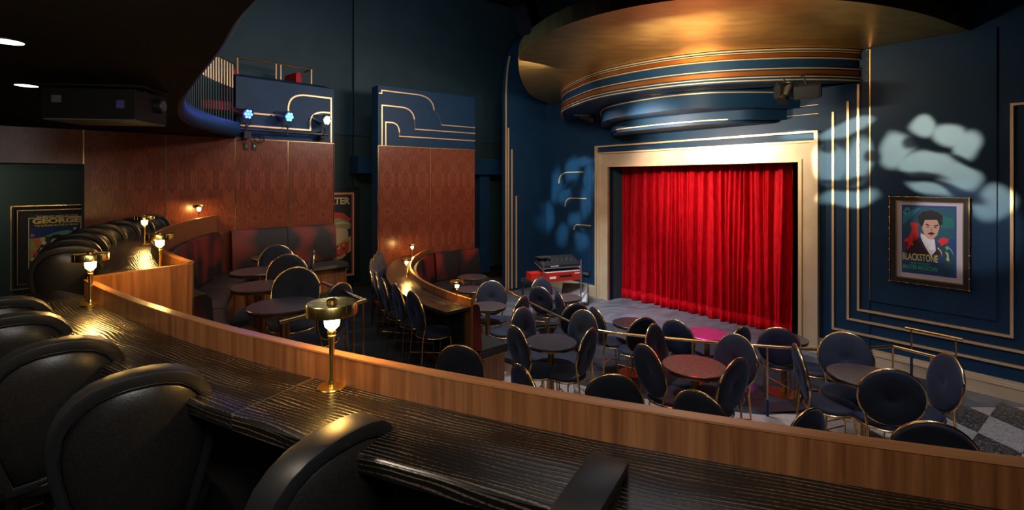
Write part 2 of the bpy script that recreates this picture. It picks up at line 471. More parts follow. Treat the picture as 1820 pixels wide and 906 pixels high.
def sweep(bm, path, prof, zfun=None):
    """sweep a closed (offset, z) outline along a plan path; offset is to the path's own right side. Lays down UVs in metres."""
    uvl = bm.loops.layers.uv.verify()
    N = len(path); n = len(prof)
    nor = []
    for i in range(N):
        ds = []
        if i > 0: ds.append((path[i] - path[i - 1]).normalized())
        if i < N - 1: ds.append((path[i + 1] - path[i]).normalized())
        d = sum(ds, Vector((0, 0))).normalized()
        k = 1.0
        if len(ds) == 2:
            k = 1.0 / max(0.5, d.dot(ds[0]))
        nor.append(Vector((d.y, -d.x)) * k)
    rings = []
    acc = [0.0]
    for i in range(1, N): acc.append(acc[-1] + (path[i] - path[i - 1]).length)
    pl = [0.0]
    for k in range(n):
        a, b_ = prof[k], prof[(k + 1) % n]
        pl.append(pl[-1] + math.hypot(a[0] - b_[0], a[1] - b_[1]))
    for i in range(N):
        dz = zfun(acc[i] / acc[-1]) if zfun else 0
        rings.append([bm.verts.new((path[i].x + nor[i].x * o_, path[i].y + nor[i].y * o_, z + dz)) for o_, z in prof])
    for i in range(N - 1):
        for k in range(n):
            k2 = (k + 1) % n
            f = bm.faces.new((rings[i][k], rings[i + 1][k], rings[i + 1][k2], rings[i][k2]))
            for lp, uv in zip(f.loops, ((acc[i], pl[k]), (acc[i + 1], pl[k]), (acc[i + 1], pl[k + 1]), (acc[i], pl[k + 1]))):
                lp[uvl].uv = uv
    for ring, rev in ((rings[0], False), (rings[-1], True)):
        f = bm.faces.new(ring[::-1] if rev else ring)
        for lp in f.loops: lp[uvl].uv = (lp.vert.co.x, lp.vert.co.z)
    return bm


def copy_tree(o, loc, rz=None, parent=None):
    c = o.copy(); COL.objects.link(c)
    if parent: c.parent = parent
    else:
        c.location = loc
        if rz is not None: c.rotation_euler = (0, 0, rz)
    for ch in list(o.children):
        copy_tree(ch, None, None, c)
    return c


def P(x, y, D):               # pixel of the photograph on the level D metres below the eye
    Y = D * F_PX / (y - HOR)
    return Vector(((x - 910) / F_PX * Y, Y, H - D))


class Frame:
    """an upright wall plane: u metres along, s metres out into the room, z relative to the eye"""
    def __init__(s_, p0, d, n): s_.p0, s_.d, s_.n = Vector(p0), Vector(d).normalized(), Vector(n).normalized()
    def pt(s_, u, s, z):
        q = s_.p0 + s_.d * u + s_.n * s
        return Vector((q.x, q.y, H + z))
    def u(s_, px, s=0.0):      # where the ray of a column px meets the plane
        r = (px - 910) / F_PX
        q = s_.p0 + s_.n * s
        return (q.x - r * q.y) / (r * s_.d.y - s_.d.x)
    def z(s_, px, py, s=0.0):
        q = s_.p0 + s_.n * s + s_.d * s_.u(px, s)
        return (HOR - py) * q.y / F_PX
    def box(s_, bm, u0, u1, s0, s1, z0, z1):
        uvl = bm.loops.layers.uv.verify()
        v = [bm.verts.new(s_.pt(u, s, z)) for z in (z0, z1) for s in (s0, s1) for u in (u0, u1)]
        for f in ((0, 1, 3, 2), (4, 6, 7, 5), (0, 4, 5, 1), (2, 3, 7, 6), (0, 2, 6, 4), (1, 5, 7, 3)):
            fc = bm.faces.new([v[i] for i in f])
            for lp in fc.loops:
                i = v.index(lp.vert)
                lp[uvl].uv = ((u0, u1)[i % 2] + (0 if f in ((0, 1, 3, 2), (4, 6, 7, 5), (0, 4, 5, 1), (2, 3, 7, 6)) else (s0, s1)[(i // 2) % 2]), (z0, z1)[i // 4])
        return bm
    def strip(s_, bm, pts, w=0.018, s0=0.0, s1=0.012):
        """a square-edged moulding following (u, z) points on the plane"""
        P2 = [Vector(p) for p in pts]
        rings = []
        for i, p in enumerate(P2):
            ds = []
            if i: ds.append((P2[i] - P2[i - 1]).normalized())
            if i < len(P2) - 1: ds.append((P2[i + 1] - P2[i]).normalized())
            d = sum(ds, Vector((0, 0)))
            d = d.normalized() if d.length > 1e-4 else ds[0]
            k = 1.0 / max(0.6, d.dot(ds[0]))
            nn = Vector((d.y, -d.x)) * k * w / 2
            rings.append([bm.verts.new(s_.pt(*q)) for q in (((p + nn).x, s0, (p + nn).y), ((p - nn).x, s0, (p - nn).y), ((p - nn).x, s1, (p - nn).y), ((p + nn).x, s1, (p + nn).y))])
        for a, b_ in zip(rings, rings[1:]):
            for k in range(4):
                bm.faces.new((a[k], a[(k + 1) % 4], b_[(k + 1) % 4], b_[k]))
        bm.faces.new(rings[0]); bm.faces.new(rings[-1][::-1])
        return bm


WS = Frame(WS0, WSD, WSN)
WL = Frame((-3.26, 8.95), (-0.703, -0.711), (0.711, -0.703))
WM = Frame((-2.594, 9.48), (1.767, 1.42), (0.627, -0.779))
FIN = Frame((-0.145, 11.20), (0.7857, 0.6187), (0.6187, -0.7857))
# ================================================================ STRUCTURE
Z1, Z2, ZM, ZL, ZC = H - 2.55, 0.0, H - 2.30, H - 1.90, H - 1.85   # terrace, pit, middle tier, booth tier, bar tier
C1, R1 = (3.949, 10.952), 10.292      # near parapet
C2, R2 = (2.423, 8.729), 7.098        # booth parapet
C3, R3 = (3.052, 9.235), 4.860        # middle counter

# floors
edge_pit = catmull([(0.05, 9.2), (0.02, 8.3), (0.25, 7.35), (0.80, 6.35), (1.45, 5.80), (2.3, 5.48), (3.3, 5.32), (4.3, 5.50)], 6)
edge_far = catmull([(4.3, 5.50), (4.55, 6.1), (4.45, 6.9), (3.76, 7.60), (3.0, 7.9), (2.2, 8.3), (1.5, 9.0), (0.9, 9.5), (0.05, 9.2)], 5)
near_pts = [Vector((7.5, 5.5)), Vector((7.5, 0.0)), Vector((2.6, 0.0)), Vector((-0.9, 1.5)), Vector((-0.8, 5.4)), Vector((-1.4, 6.6)), Vector((-2.1, 9.6)), Vector((-1.9, 10.9))]
bm = new()
prism(bm, [p for p in edge_pit[::-1]] + [Vector((-2.1, 9.2))] + near_pts[:-2][::-1][:0] + [Vector((-1.9, 7.5)), Vector((-1.4, 6.6)), Vector((-0.8, 5.4)), Vector((-0.9, 1.5)), Vector((2.6, 0.0)), Vector((7.5, 0.0)), Vector((7.5, 5.5))], Z1 - 0.25, Z1)
struct(obj('floor_terrace', bm, M['tlight']))
bm = new()
prism(bm, [p for p in edge_far] + [Vector((-2.1, 9.2)), Vector((-2.5, 11.5)), Vector((0.6, 14.6)), Vector((7.5, 8.0)), Vector((7.5, 5.5))], Z1 - 0.25, Z1)
struct(obj('floor_stage', bm, M['stagefloor']))
bm = new()
prism(bm, [(-9, 0), (8, 0), (8, 15), (-9, 15)], -0.12, 0.0)
struct(obj('floor_pit', bm, M['carpet']))
# carpet on the terrace inside the terrazzo border
ring_in = arc(C1, 5.76, -146, -102, 30)
bm = new()
pts = [p for p in ring_in if p.x > -0.85]
pts = [Vector((-1.55, 6.9)), Vector((-0.85, 6.9))] + [p for p in pts if p.y < 7.0]
last = pts[-1]
inner = [p for p in edge_pit if p.y < 9.3][::-1]
prism(bm, pts + [Vector((4.65, 5.55)), Vector((5.50, 6.10)), Vector((5.2, 6.40)), Vector((4.45, 5.75))] + inner + [Vector((-1.9, 9.2))], Z1 - 0.01, Z1 + 0.004)
struct(obj('carpet_terrace', bm, M['carpet']))
# middle tier, booth tier, bar tier
bm = new()
prism(bm, [(-0.62, 5.75), (-0.95, 2.2), (-3.3, 2.9), (-3.6, 9.0), (-4.6, 10.2), (-3.4, 11.6), (-2.3, 10.4), (-1.6, 9.7), (-1.95, 8.5), (-1.6, 7.4), (-1.1, 6.4)], 0.02, ZM)
struct(obj('floor_middle_tier', bm, M['carpet']))
bm = new()
prism(bm, [(-1.10, 2.3), (-1.22, 3.9), (-1.75, 5.3), (-2.5, 7.4), (-3.1, 8.95), (-5.4, 7.0), (-5.0, 4.4), (-2.6, 3.0)], 0.02, ZL)
struct(obj('floor_booth_tier', bm, M['carpet']))
bm = new()
prism(bm, [Vector((2.6, -0.6)), Vector((2.6, 0.80))] + arc(C1, R1 + 0.05, -100, -129.2, 14) + [Vector((-2.45, 3.1))] + arc(C2, R2 + 0.05, 230, 188, 10) + [Vector((-9.5, 3.0)), Vector((-6, -2))], ZC - 0.2, ZC)
struct(obj('floor_bar_tier', bm, M['black']))
bm = new()
prism(bm, [(-4.72, 8.0), (-9.5, 3.0), (-10.5, 4.4), (-3.9, 11.0)], 0.02, ZC - 0.02)
struct(obj('floor_corridor', bm, M['black']))

# terrazzo paving: a checker of leaning blocks laid in the terrace border
P0 = Vector((5.16, 5.29)); e1 = Vector((0.46, 0.35)); e2 = Vector((0.06, -0.375))
terr = bpy.data.objects['floor_terrace']
tm = {}
def zone(p):
    r = (p - Vector(C1)).length
    s = -((p.x - WS0.x) * WSN.x + (p.y - WS0.y) * WSN.y)
    if (p - WS0).dot(WSN) < 0.03: return False
    if p.x > 4.5: return p.x > 4.68 + (p.y - 5.55) * 1.5 and p.y < 6.35 and r < 10.1
    return 5.80 < r < 10.1 and p.x > -0.05 - max(0, (5.6 - p.y)) * 0.2
for i in range(-14, 4):
    for j in range(-12, 16):
        q = P0 + e1 * i + e2 * j
        cs = [q, q + e1, q + e1 + e2, q + e2]
        if not all(zone(c) for c in cs): continue
        pr = [(c.x / c.y * F_PX + 910, 320 + 2.55 * F_PX / c.y) for c in cs]
        if min(c.y for c in cs) < 2.1: continue
        dark = (i + j) % 2 == 0
        ctr = sum(cs, Vector((0, 0))) / 4
        key = 'tdark' if dark else ('tlight', 'tgrey', 'tlight')[(i * 2 + j) % 3]
        if key not in tm:
            b_ = new()
            l2 = [(-(e1 + e2) / 2), (e1 - e2) / 2, (e1 + e2) / 2, (e2 - e1) / 2]
            prism(b_, [c * 0.992 for c in l2], 0, 0.006)
            tm[key] = obj('tile', b_, M[key], terr, loc=(ctr.x, ctr.y, Z1 - 0.001))
        else:
            o = tm[key].copy(); COL.objects.link(o); o.location = (ctr.x, ctr.y, Z1 - 0.001)

# ---------------- stage wall with the opening
T0, T1 = WS.u(1422), WS.u(1083.5)
OT = 0.275
bm = new()
WS.box(bm, -6.0, T0, -0.12, 0, -2.83, 3.4)
WS.box(bm, T1, 7.62, -0.12, 0, -2.83, 3.4)
WS.box(bm, T0, T1, -0.12, 0, OT, 3.4)
wst = struct(obj('wall_stage', bm, M['navy']))
bm = new()   # sides, lintel and back of the stage opening
WS.box(bm, T1, T1 + 0.06, -1.3, -0.001, -2.55, OT + 0.06)
WS.box(bm, T0 - 0.06, T0, -1.3, -0.001, -2.55, OT + 0.06)
WS.box(bm, T0, T1, -1.3, -0.12, OT, OT + 0.06)
struct(obj('trim_1', bm, M['jamb']))
bm = new(); WS.box(bm, T0 - 0.06, T1 + 0.06, -1.4, -1.3, -2.55, OT + 0.06)
struct(obj('wall_backstage', bm, M['black']))
# wall panels proud of the wall right of the opening with recessed joint
U47, U78 = WS.u(1547), WS.u(1799)
bm = new(); WS.box(bm, WS.u(1455), U47 + 0.006, 0.0, 0.012, -2.33, 1.8); obj('wall_panel', bm, M['navy'], wst)
bm = new(); WS.box(bm, WS.u(1772), U47 - 0.006, 0.0, 0.022, -1.66, 1.8); obj('wall_panel', bm, M['navy'], wst)
bm = new()
WS.box(bm, U47 - 0.008, U47 + 0.004, 0.012, 0.03, -1.66, 1.8)
obj('joint_bead', bm, M['brass_dark'], wst)
# gold mouldings, stage right side of the photograph's stage wall
def zrel(fr, px, py, s=0.0): return fr.z(px, py, s)
for px, topy, bz in ((1481.5, 199, -2.148), (1508, 180, -1.968)):
    u = WS.u(px)
    bm = new(); WS.strip(bm, [(u, zrel(WS, px, topy)), (u, bz), (-5.5, bz)], 0.028, 0.0, 0.03)
    struct(obj('trim_2', bm, M['trim']))
u3, zt3 = WS.u(1526.5), zrel(WS, 1526.5, 150)
bm = new(); WS.strip(bm, [(u3, zt3), (u3, -1.813), (U78, -1.813), (U78, zrel(WS, 1798, 186)), (U78 - 1.4, zrel(WS, 1798, 186))], 0.028, 0.0, 0.034)
struct(obj('trim_3', bm, M['trim']))
# thin steps leading from the tall mouldings towards the drum
bm = new()
for px, topy in ((1481.5, 199), (1508, 180), (1526.5, 150)):
    u = WS.u(px); z = zrel(WS, px, topy)
    WS.strip(bm, [(u, z), (u + 0.9, z)], 0.006, 0.0, 0.008)
obj('relief_line', bm, M['brass_dark'], wst)
# short arched mouldings beside the opening
for (x0, y0), (x1, y1), (x2, y2) in (((994, 326), (1012, 306), (1037, 304.5)), ((1005, 367), (1018, 352), (1043, 352.5)), ((1021, 408), (1030, 399), (1051, 401))):
    a = Vector((WS.u(x0), zrel(WS, x0, y0))); b_ = Vector((WS.u(x1), zrel(WS, x1, y1))); c = Vector((WS.u(x2), zrel(WS, x2, y2)))
    c.y = b_.y
    k = Vector((a.x, b_.y)); q = [a + (k - a) * 2 * t * (1 - t) + (b_ - a) * t * t if False else a * (1 - t) ** 2 + k * 2 * t * (1 - t) + b_ * t * t for t in [i / 8 for i in range(9)]]
    bm = new(); WS.strip(bm, q + [c], 0.024, 0.0, 0.02)
    struct(obj('trim_4', bm, M['trim']))
# relief pilasters either side of the opening
bm = new()
for px in (1043, 1051, 971):
    u = WS.u(px); WS.box(bm, u - 0.006, u + 0.006, 0, 0.006, -2.3, 0.9)
obj('joint_bead', bm, M['navy'], wst)

# ---------------- proscenium surround
pro = empty('stage_surround', ws(3.73, 0, -2.55))
struct(pro)
def child(name, bm, m, par, smooth=False):
    o = obj(name, bm, m, par, smooth); o.matrix_parent_inverse = Matrix.Translation(par.location).inverted(); return o
A0, A1 = WS.u(1457.4), WS.u(1061.8)
ZO, ZT = 0.735, 0.562
w_o = 0.05
for nm, u0, u1, z0, z1, s1, mm in (
        ('outer_bead', A0, A0 + w_o, -2.55, ZO, 0.09, 'cream'), ('outer_bead', A1 - w_o * 0.9, A1, -2.55, ZO, 0.09, 'cream'),
        ('outer_bead', A0 + w_o, A1 - w_o, ZO - 0.03, ZO, 0.09, 'trim'),
        ('jamb_casing', A0 + w_o, T0 - 0.0, -2.55, ZT, 0.05, 'cream'), ('jamb_casing', T1, A1 - w_o, -2.55, ZT, 0.05, 'cream'),
        ('head_casing', T0, T1, OT, ZT, 0.05, 'cream'),
        ('frieze', A0 + w_o, A1 - w_o, ZT + 0.03, ZO - 0.03, 0.03, 'navy'),
        ('cap_moulding', A0 + w_o, A1 - w_o, ZT, ZT + 0.03, 0.085, 'trim'),
        ('inner_moulding', T0 - 0.05, T1 + 0.05, OT, OT + 0.045, 0.075, 'trim'),
        ('inner_moulding', T0 - 0.05, T0, -2.55, OT, 0.075, 'trim'), ('inner_moulding', T1, T1 + 0.05, -2.55, OT, 0.075, 'cream'),
        ('inner_step', T0 - 0.15, T0 - 0.05, -2.55, OT + 0.045, 0.06, 'cream'),
        ('back_band', A0 + w_o, A0 + w_o + 0.07, -2.55, ZT, 0.07, 'cream'), ('back_band', A1 - w_o - 0.07, A1 - w_o, -2.55, ZT, 0.07, 'cream')):
    bm = new(); WS.box(bm, u0, u1, 0.0, s1, z0, z1); child(nm, bm, M[mm], pro)
# baseboards of the stage wall
bm = new()
WS.box(bm, -5.5, A0, 0, 0.045, -2.55, -2.36); WS.box(bm, -5.5, A0, 0, 0.03, -2.36, -2.325)
WS.box(bm, -5.5, A0, 0.045, 0.055, -2.40, -2.385)
struct(obj('baseboard_stage', bm, M['cream']))
bm = new()
WS.box(bm, A1, 7.6, 0, 0.045, -2.55, -2.34); WS.box(bm, A1, 7.6, 0, 0.03, -2.34, -2.31)
struct(obj('baseboard_stage', bm, M['cream']))

# ---------------- tall side fin left of the stage corner
bm = new()
FIN_T = 2.87
prof = [(0, -2.55), (1.26, -2.55), (1.26, 3.4), (0.55, 3.4), (0.30, 3.2), (0.12, FIN_T), (0.03, 2.45), (0.0, 2.0)]
fr = [bm.verts.new(FIN.pt(u, 0, z)) for u, z in prof]; bk = [bm.verts.new(FIN.pt(u, -0.13, z)) for u, z in prof]
bm.faces.new(fr); bm.faces.new(bk[::-1])
for i in range(len(prof)):
    j = (i + 1) % len(prof); bm.faces.new((fr[i], bk[i], bk[j], fr[j]))
fin = struct(obj('wall_side_fin', bm, M['navy']))
def fline(px, topy, boty=545):
    u = FIN.u(px); return u, FIN.z(px, topy)
u, z = fline(898.8, 110)
bm = new(); FIN.strip(bm, [(u, -2.5), (u, 1.9), (u + 0.01, 2.2), (u + 0.05, 2.6), (u + 0.11, 2.85)], 0.035, 0, 0.02); struct(obj('trim_5', bm, M['trim']))
for px, ty in ((903, 227), (909.2, 265), (917, 348)):
    u, z = fline(px, ty)
    bm = new(); FIN.strip(bm, [(u, -2.5), (u, z)], 0.036, 0, 0.02); struct(obj('trim_5', bm, M['trim']))
    bm = new(); FIN.strip(bm, [(u + 0.22 * math.sin(a), z - 0.14 * (1 - math.cos(a))) for a in [i * 0.2 for i in range(8)]], 0.006, 0, 0.008); obj('relief_line', bm, M['brass_dark'], fin)

# ---------------- left timber wall, booth end
def wl(px): return WL.u(px)
seams = [wl(593), wl(512), wl(418), wl(294), wl(148.5)]
ZW = 0.672
wleft = struct(obj('wall_left', (lambda b: (WL.box(b, -0.0, wl(148.5), -0.30, -0.012, -2.8, ZW), b)[1])(new()), M['black']))
for a, b_ in zip(seams, seams[1:]):
    bm = new(); WL.box(bm, a + 0.008, b_ - 0.008, -0.012, 0.0, -2.3, ZW - 0.01); obj('timber_panel', bm, M['burl'], wleft)
bm = new(); WL.box(bm, seams[-1] + 0.008, seams[-1] + 1.6, -0.012, 0.0, 0.215, ZW - 0.01); obj('timber_panel', bm, M['burl'], wleft)
bm = new(); WL.box(bm, seams[-1] + 1.61, seams[-1] + 4.6, -0.012, 0.0, 0.215, ZW - 0.01); obj('timber_panel', bm, M['burl'], wleft)
for a in seams[1:]:
    bm = new(); WL.box(bm, a - 0.008, a + 0.008, -0.012, 0.003, -2.3 if a != seams[-1] else 0.215, ZW - 0.01); obj('seam_strip', bm, M['brass'], wleft)
bm = new(); WL.box(bm, 0, seams[2], -0.02, 0.006, ZW - 0.01, ZW + 0.004); obj('top_bead', bm, M['brass'], wleft)
bm = new(); WL.box(bm, seams[-1] + 0.02, seams[-1] + 4.6, -0.30, -0.012, 0.2, ZW); obj('lintel', bm, M['black'], wleft)
bm = new(); WL.box(bm, -0.012, 0.0, -0.30, 0.0, -2.3, ZW); obj('end_panel', bm, M['burl'], wleft)

# ---------------- middle timber pier
MU = 2.267
wmid = struct(obj('wall_middle', (lambda b: (WM.box(b, 0.0, MU, -0.30, -0.012, -2.8, 1.84), b)[1])(new()), M['navy']))
um = WM.u(765)
for a, b_ in ((0.0, um), (um, MU)):
    bm = new(); WM.box(bm, a + 0.006, b_ - 0.006, -0.012, 0.006, -2.5, ZW - 0.012); obj('timber_panel', bm, M['burl'], wmid)
bm = new(); WM.box(bm, um - 0.007, um + 0.007, -0.012, 0.009, -2.5, ZW - 0.01); obj('seam_strip', bm, M['brass_dark'], wmid)
bm = new(); WM.box(bm, 0, MU, -0.012, 0.014, ZW - 0.012, ZW + 0.006); obj('top_bead', bm, M['brass'], wmid)
bm = new(); WM.box(bm, -0.008, 0.006, -0.012, 0.010, -2.5, ZW); obj('seam_strip', bm, M['brass'], wmid)
bm = new(); WM.box(bm, 0.0, MU, -0.012, 0.0, ZW + 0.01, 1.84); obj('painted_panel', bm, M['navy'], wmid)
def mp(px, py): return (WM.u(px), WM.z(px, py))
def qarc(a, k, b_, n=9):
    a, k, b_ = Vector(a), Vector(k), Vector(b_)
    return [a * (1 - t) ** 2 + k * 2 * t * (1 - t) + b_ * t * t for t in [i / n for i in range(n + 1)]]
a, b_ = mp(676, 166), mp(677.5, 160)
za = mp(677.5, 160.5)[1]
u0, u1, u2 = WM.u(673), WM.u(678), WM.u(740)
bm = new(); WM.strip(bm, [(u0, za - 0.06), (u1, za - 0.06), (u1, za), (u2, za)] + qarc((u2, za), (WM.u(769), za), (WM.u(771), za - 0.28))[1:], 0.022, 0, 0.016); struct(obj('trim_6', bm, M['trim']))
zb = mp(678.5, 187)[1]
bm = new(); WM.strip(bm, [(WM.u(678.5), ZW), (WM.u(678.5), zb), (WM.u(712), zb)] + qarc((WM.u(712), zb), (WM.u(733), zb), (WM.u(736), zb - 0.22))[1:], 0.024, 0, 0.016); struct(obj('trim_6', bm, M['trim']))
zc = mp(685, 217)[1]
bm = new(); WM.strip(bm, [(WM.u(685), ZW), (WM.u(685), zc), (WM.u(696), zc)] + qarc((WM.u(696), zc), (WM.u(708), zc), (WM.u(709.5), zc - 0.18))[1:], 0.024, 0, 0.016); struct(obj('trim_6', bm, M['trim']))
for x0, y0 in ((784, 222), (737, 229.5), (709, 242)):
    u, z = mp(x0, y0)
    bm = new(); WM.strip(bm, [(u, z), (MU, z)], 0.02, 0, 0.014); struct(obj('trim_6', bm, M['trim']))
bm = new()
WM.strip(bm, qarc((WM.u(771), za - 0.28), (WM.u(784), za - 0.45), mp(784, 222)), 0.006, 0, 0.006)
WM.strip(bm, qarc((WM.u(736), zb - 0.22), (WM.u(738), zb - 0.4), mp(737, 229.5)), 0.006, 0, 0.006)
WM.strip(bm, qarc((WM.u(709.5), zc - 0.18), (WM.u(710), zc - 0.2), mp(709, 242)), 0.006, 0, 0.006)
obj('relief_line', bm, M['brass_dark'], wmid)

# ---------------- back walls beyond the timber piers
bl = [(-10.6, 4.2), (-3.85, 11.03), (0.55, 14.6)]
BL = Frame((-3.37, 10.55), (-0.703, -0.711), (0.711, -0.703))
BM = Frame((-3.28, 10.50), (1.767, 1.42), (0.627, -0.779))
bm = new(); BL.box(bm, 0.0, 10.0, -0.2, 0.0, -2.8, 0.95); struct(obj('wall_recess', bm, M['green']))
bm = new(); BM.box(bm, -0.12, 5.2, -0.25, 0.0, -2.8, 0.95); struct(obj('wall_recess', bm, M['green']))
bm = new(); BL.box(bm, 0.0, 10.0, -0.25, 0.03, 0.95, 4.6); struct(obj('wall_upper', bm, M['teal']))
bm = new(); BM.box(bm, -0.12, 5.2, -0.30, 0.03, 0.95, 4.6); struct(obj('wall_upper', bm, M['teal']))
bm = new(); BM.box(bm, -0.1, 5.0, 0, 0.04, -2.24, -2.215); BM.box(bm, -0.1, 5.0, 0, 0.025, -2.6, -2.24)
struct(obj('baseboard_recess', bm, M['brass_dark']))
# blue bulkheads bridging the gaps
bm = new(); BM.box(bm, -0.2, 1.2, 0.0, 0.45, 0.14, 0.50); struct(obj('wall_bulkhead', bm, M['navy']))
bm = new(); BM.box(bm, 2.4, 4.6, 0.0, 0.45, 0.14, 0.52); struct(obj('wall_bulkhead', bm, M['navy']))
bm = new(); BM.box(bm, 2.95, 3.25, 0.0, 0.3, -2.3, 0.14); struct(obj('wall_pier', bm, M['navy']))

# ceiling and shell behind the camera
bm = new(); box(bm, (0, 6, H + 4.7), (26, 30, 0.1)); struct(obj('ceiling', bm, M['black']))
bm = new(); prism(bm, [ws(-5, 0, 0)[:2], ws(4.5, 0, 0)[:2], ws(4.0, 2.6, 0)[:2], ws(1.5, 3.2, 0)[:2], ws(-5, 3.2, 0)[:2]], H + 2.14, H + 2.3); struct(obj('ceiling_bulkhead', bm, M['black']))
bm = new(); box(bm, (0, -3.6, H), (26, 0.1, 9.5)); struct(obj('wall_rear', bm, M['black']))
bm = new(); box(bm, (9.3, 4, H), (0.1, 16, 9.5)); struct(obj('wall_right', bm, M['black']))
bm = new(); box(bm, (-10.7, 2, H), (0.1, 16, 9.5)); struct(obj('wall_far', bm, M['black']))

# ================================================================ BALCONY
ctrl = [P(x, y, -0.67) for x, y in ((455, 0), (385, 95), (345, 145), (318, 185), (320, 210), (345, 225), (380, 235), (420, 243))]
ctrl = [Vector((c.x, c.y)) for c in ctrl]
ctrl = [Vector((1.6, -0.5)), Vector((0.15, 0.72))] + ctrl
bedge = catmull(ctrl, 6)
bal = bpy.data.objects.new('balcony', None); COL.objects.link(bal); struct(bal)
bm = new()
prism(bm, bedge + [WL.pt(wl(416), -0.01, 0).xy, WL.pt(wl(148), -0.01, 0).xy, WL.pt(8.5, -0.01, 0).xy, Vector((-9, -2.5)), Vector((1.6, -2.5))], H + 0.672, H + 0.69)
obj('soffit', bm, M['soffit'], bal)
bm = new()
sweep(bm, bedge, [(0.0, H + 0.68), (0.03, H + 0.70), (0.055, H + 0.75), (0.06, H + 0.80), (0.055, H + 0.86), (0.05, H + 0.89), (-0.35, H + 0.89), (-0.35, H + 0.68)])
for v in bm.verts: pass
obj('fascia', bm, M['navy'], bal, smooth=True)
# balcony balusters and rail
acc = 0.0; prev = None; brail = []
for i, p in enumerate(bedge):
    if p.y < 3.0: prev = p; continue
    brail.append(p)
sb = new()
length = 0; pts_ = []
for a, b_ in zip(brail, brail[1:]):
    L_ = (b_ - a).length
    while length <= L_ - 1e-6:
        pts_.append(a + (b_ - a) * (length / L_)); length += 0.085
    length -= L_
bm = new(); bm2 = new()
lathe(bm, [(0, 0), (0.012, 0), (0.012, 0.52), (0, 0.52)], 6)
lathe(bm2, [(0, 0), (0.0125, 0), (0.0125, 0.36), (0, 0.36)], 6)
b0 = None
for k, q in enumerate(pts_[::-1][:60]):
    d = (Vector((-6.0, 5.0)) - q).normalized() * 0.03
    loc = (q.x + d.x, q.y + d.y, H + 0.89)
    if b0 is None:
        b0 = obj('baluster', bm, M['teal'], bal, loc=loc); b0s = obj('baluster_top', bm2, M['cream'], b0); b0s.location = (0, 0, 0.52)
    else:
        c = b0.copy(); COL.objects.link(c); c.location = loc
        s_ = b0s.copy(); COL.objects.link(s_); s_.parent = c
bm = new(); tube(bm, [(q.x - 0.03, q.y + 0.0, H + 1.78) for q in brail], 0.018); obj('handrail', bm, M['brass_dark'], bal, True)
# painted front box of the balcony over the timber wall
UB = wl(419)
bm = new()
prof = [(0.0, ZW + 0.005), (0.0, 1.62), (0.0, 1.68)]
WL.box(bm, -0.0, UB, -0.22, -0.0, ZW + 0.005, 1.66)
obj('front_box', bm, M['navy'], bal)
bm = new()
v = [bm.verts.new(WL.pt(u, s, z)) for u, s, z in ((0.0, 0.0, 1.66), (UB, 0.0, 1.66), (UB, -0.22, 1.74), (0.10, -0.22, 1.74), (0, -0.22, 1.66), (UB, -0.22, 1.66))]
bm.faces.new((v[0], v[1], v[2], v[3])); bm.faces.new((v[0], v[3], v[4])); bm.faces.new((v[3], v[2], v[5], v[4])); bm.faces.new((v[1], v[5], v[2])); bm.faces.new((v[0], v[4], v[5], v[1]))
obj('sloping_cap', bm, M['navy'], bal)
def lp(px, py, s=0.0): return (WL.u(px, s), WL.z(px, py, s))
za = lp(588, 175)[1]; ub = WL.u(588)
bm = new()
z1_, z2_ = lp(512, 205)[1], lp(545, 229)[1]
us = WL.u(512)
WL.strip(bm, [(ub, ZW + 0.01), (ub, za), (WL.u(545), za)] + qarc((WL.u(545), za), (WL.u(514), za - 0.0), (us, z1_ + 0.14))[1:] + [(us, z1_ - 0.02), (WL.u(420), z1_ - 0.02)], 0.026, 0, 0.016)
obj('gold_line', bm, M['trim'], bal)
u5 = WL.u(551)
bm = new(); WL.strip(bm, [(UB, z2_ - 0.02), (u5, z2_ - 0.02), (u5, z2_ + 0.12)] + qarc((u5, z2_ + 0.12), (u5 - 0.01, z2_ + 0.3), (WL.u(575), z2_ + 0.32))[1:] + [(WL.u(586), z2_ + 0.32)], 0.026, 0, 0.016)
obj('gold_line', bm, M['trim'], bal)
# brass rail on top of the box
bm = new(); tube(bm, [WL.pt(UB - 0.05, -0.16, 2.00), WL.pt(0.33, -0.16, 2.00), WL.pt(0.33, -0.5, 2.00)], 0.017); obj('top_rail', bm, M['brass'], bal, True)
for uu in (UB - 0.07, UB - 0.75, 0.95, 0.34):
    bm = new(); tube(bm, [WL.pt(uu, -0.16, 1.73), WL.pt(uu, -0.16, 2.0)], 0.013); obj('rail_post', bm, M['trim'], bal, True)
# red chairs glimpsed on the balcony
def red_seat(loc, rz, label):
    t = empty('upholstered_seat', loc, rz); tag(t, label, 'seat')
    bm = new(); box(bm, (0, 0, 0.42), (0.5, 0.5, 0.14)); bmesh.ops.bevel(bm, geom=bm.edges[:], offset=0.03, segments=2); obj('seat_cushion', bm, M['seatred'], t, True)
    bm = new(); box(bm, (0, -0.25, 0.72), (0.5, 0.1, 0.62)); bmesh.ops.bevel(bm, geom=bm.edges[:], offset=0.03, segments=2); obj('backrest', bm, M['seatred'], t, True)
    for sx in (-0.2, 0.2):
        for sy in (-0.2, 0.2):
            bm = new(); tube(bm, [(sx, sy, 0), (sx, sy, 0.36)], 0.015, 6); obj('leg', bm, M['brass_dark'], t)
q = WL.pt(wl(392), -0.42, 0.89); red_seat((q.x, q.y, q.z - 0.12), 2.4, 'red upholstered seat on the balcony behind the upright balusters')
q = WL.pt(wl(520), -0.62, 0.89); red_seat((q.x, q.y, q.z + 0.03), 2.4, 'red upholstered seat whose top shows over the blue balcony front')

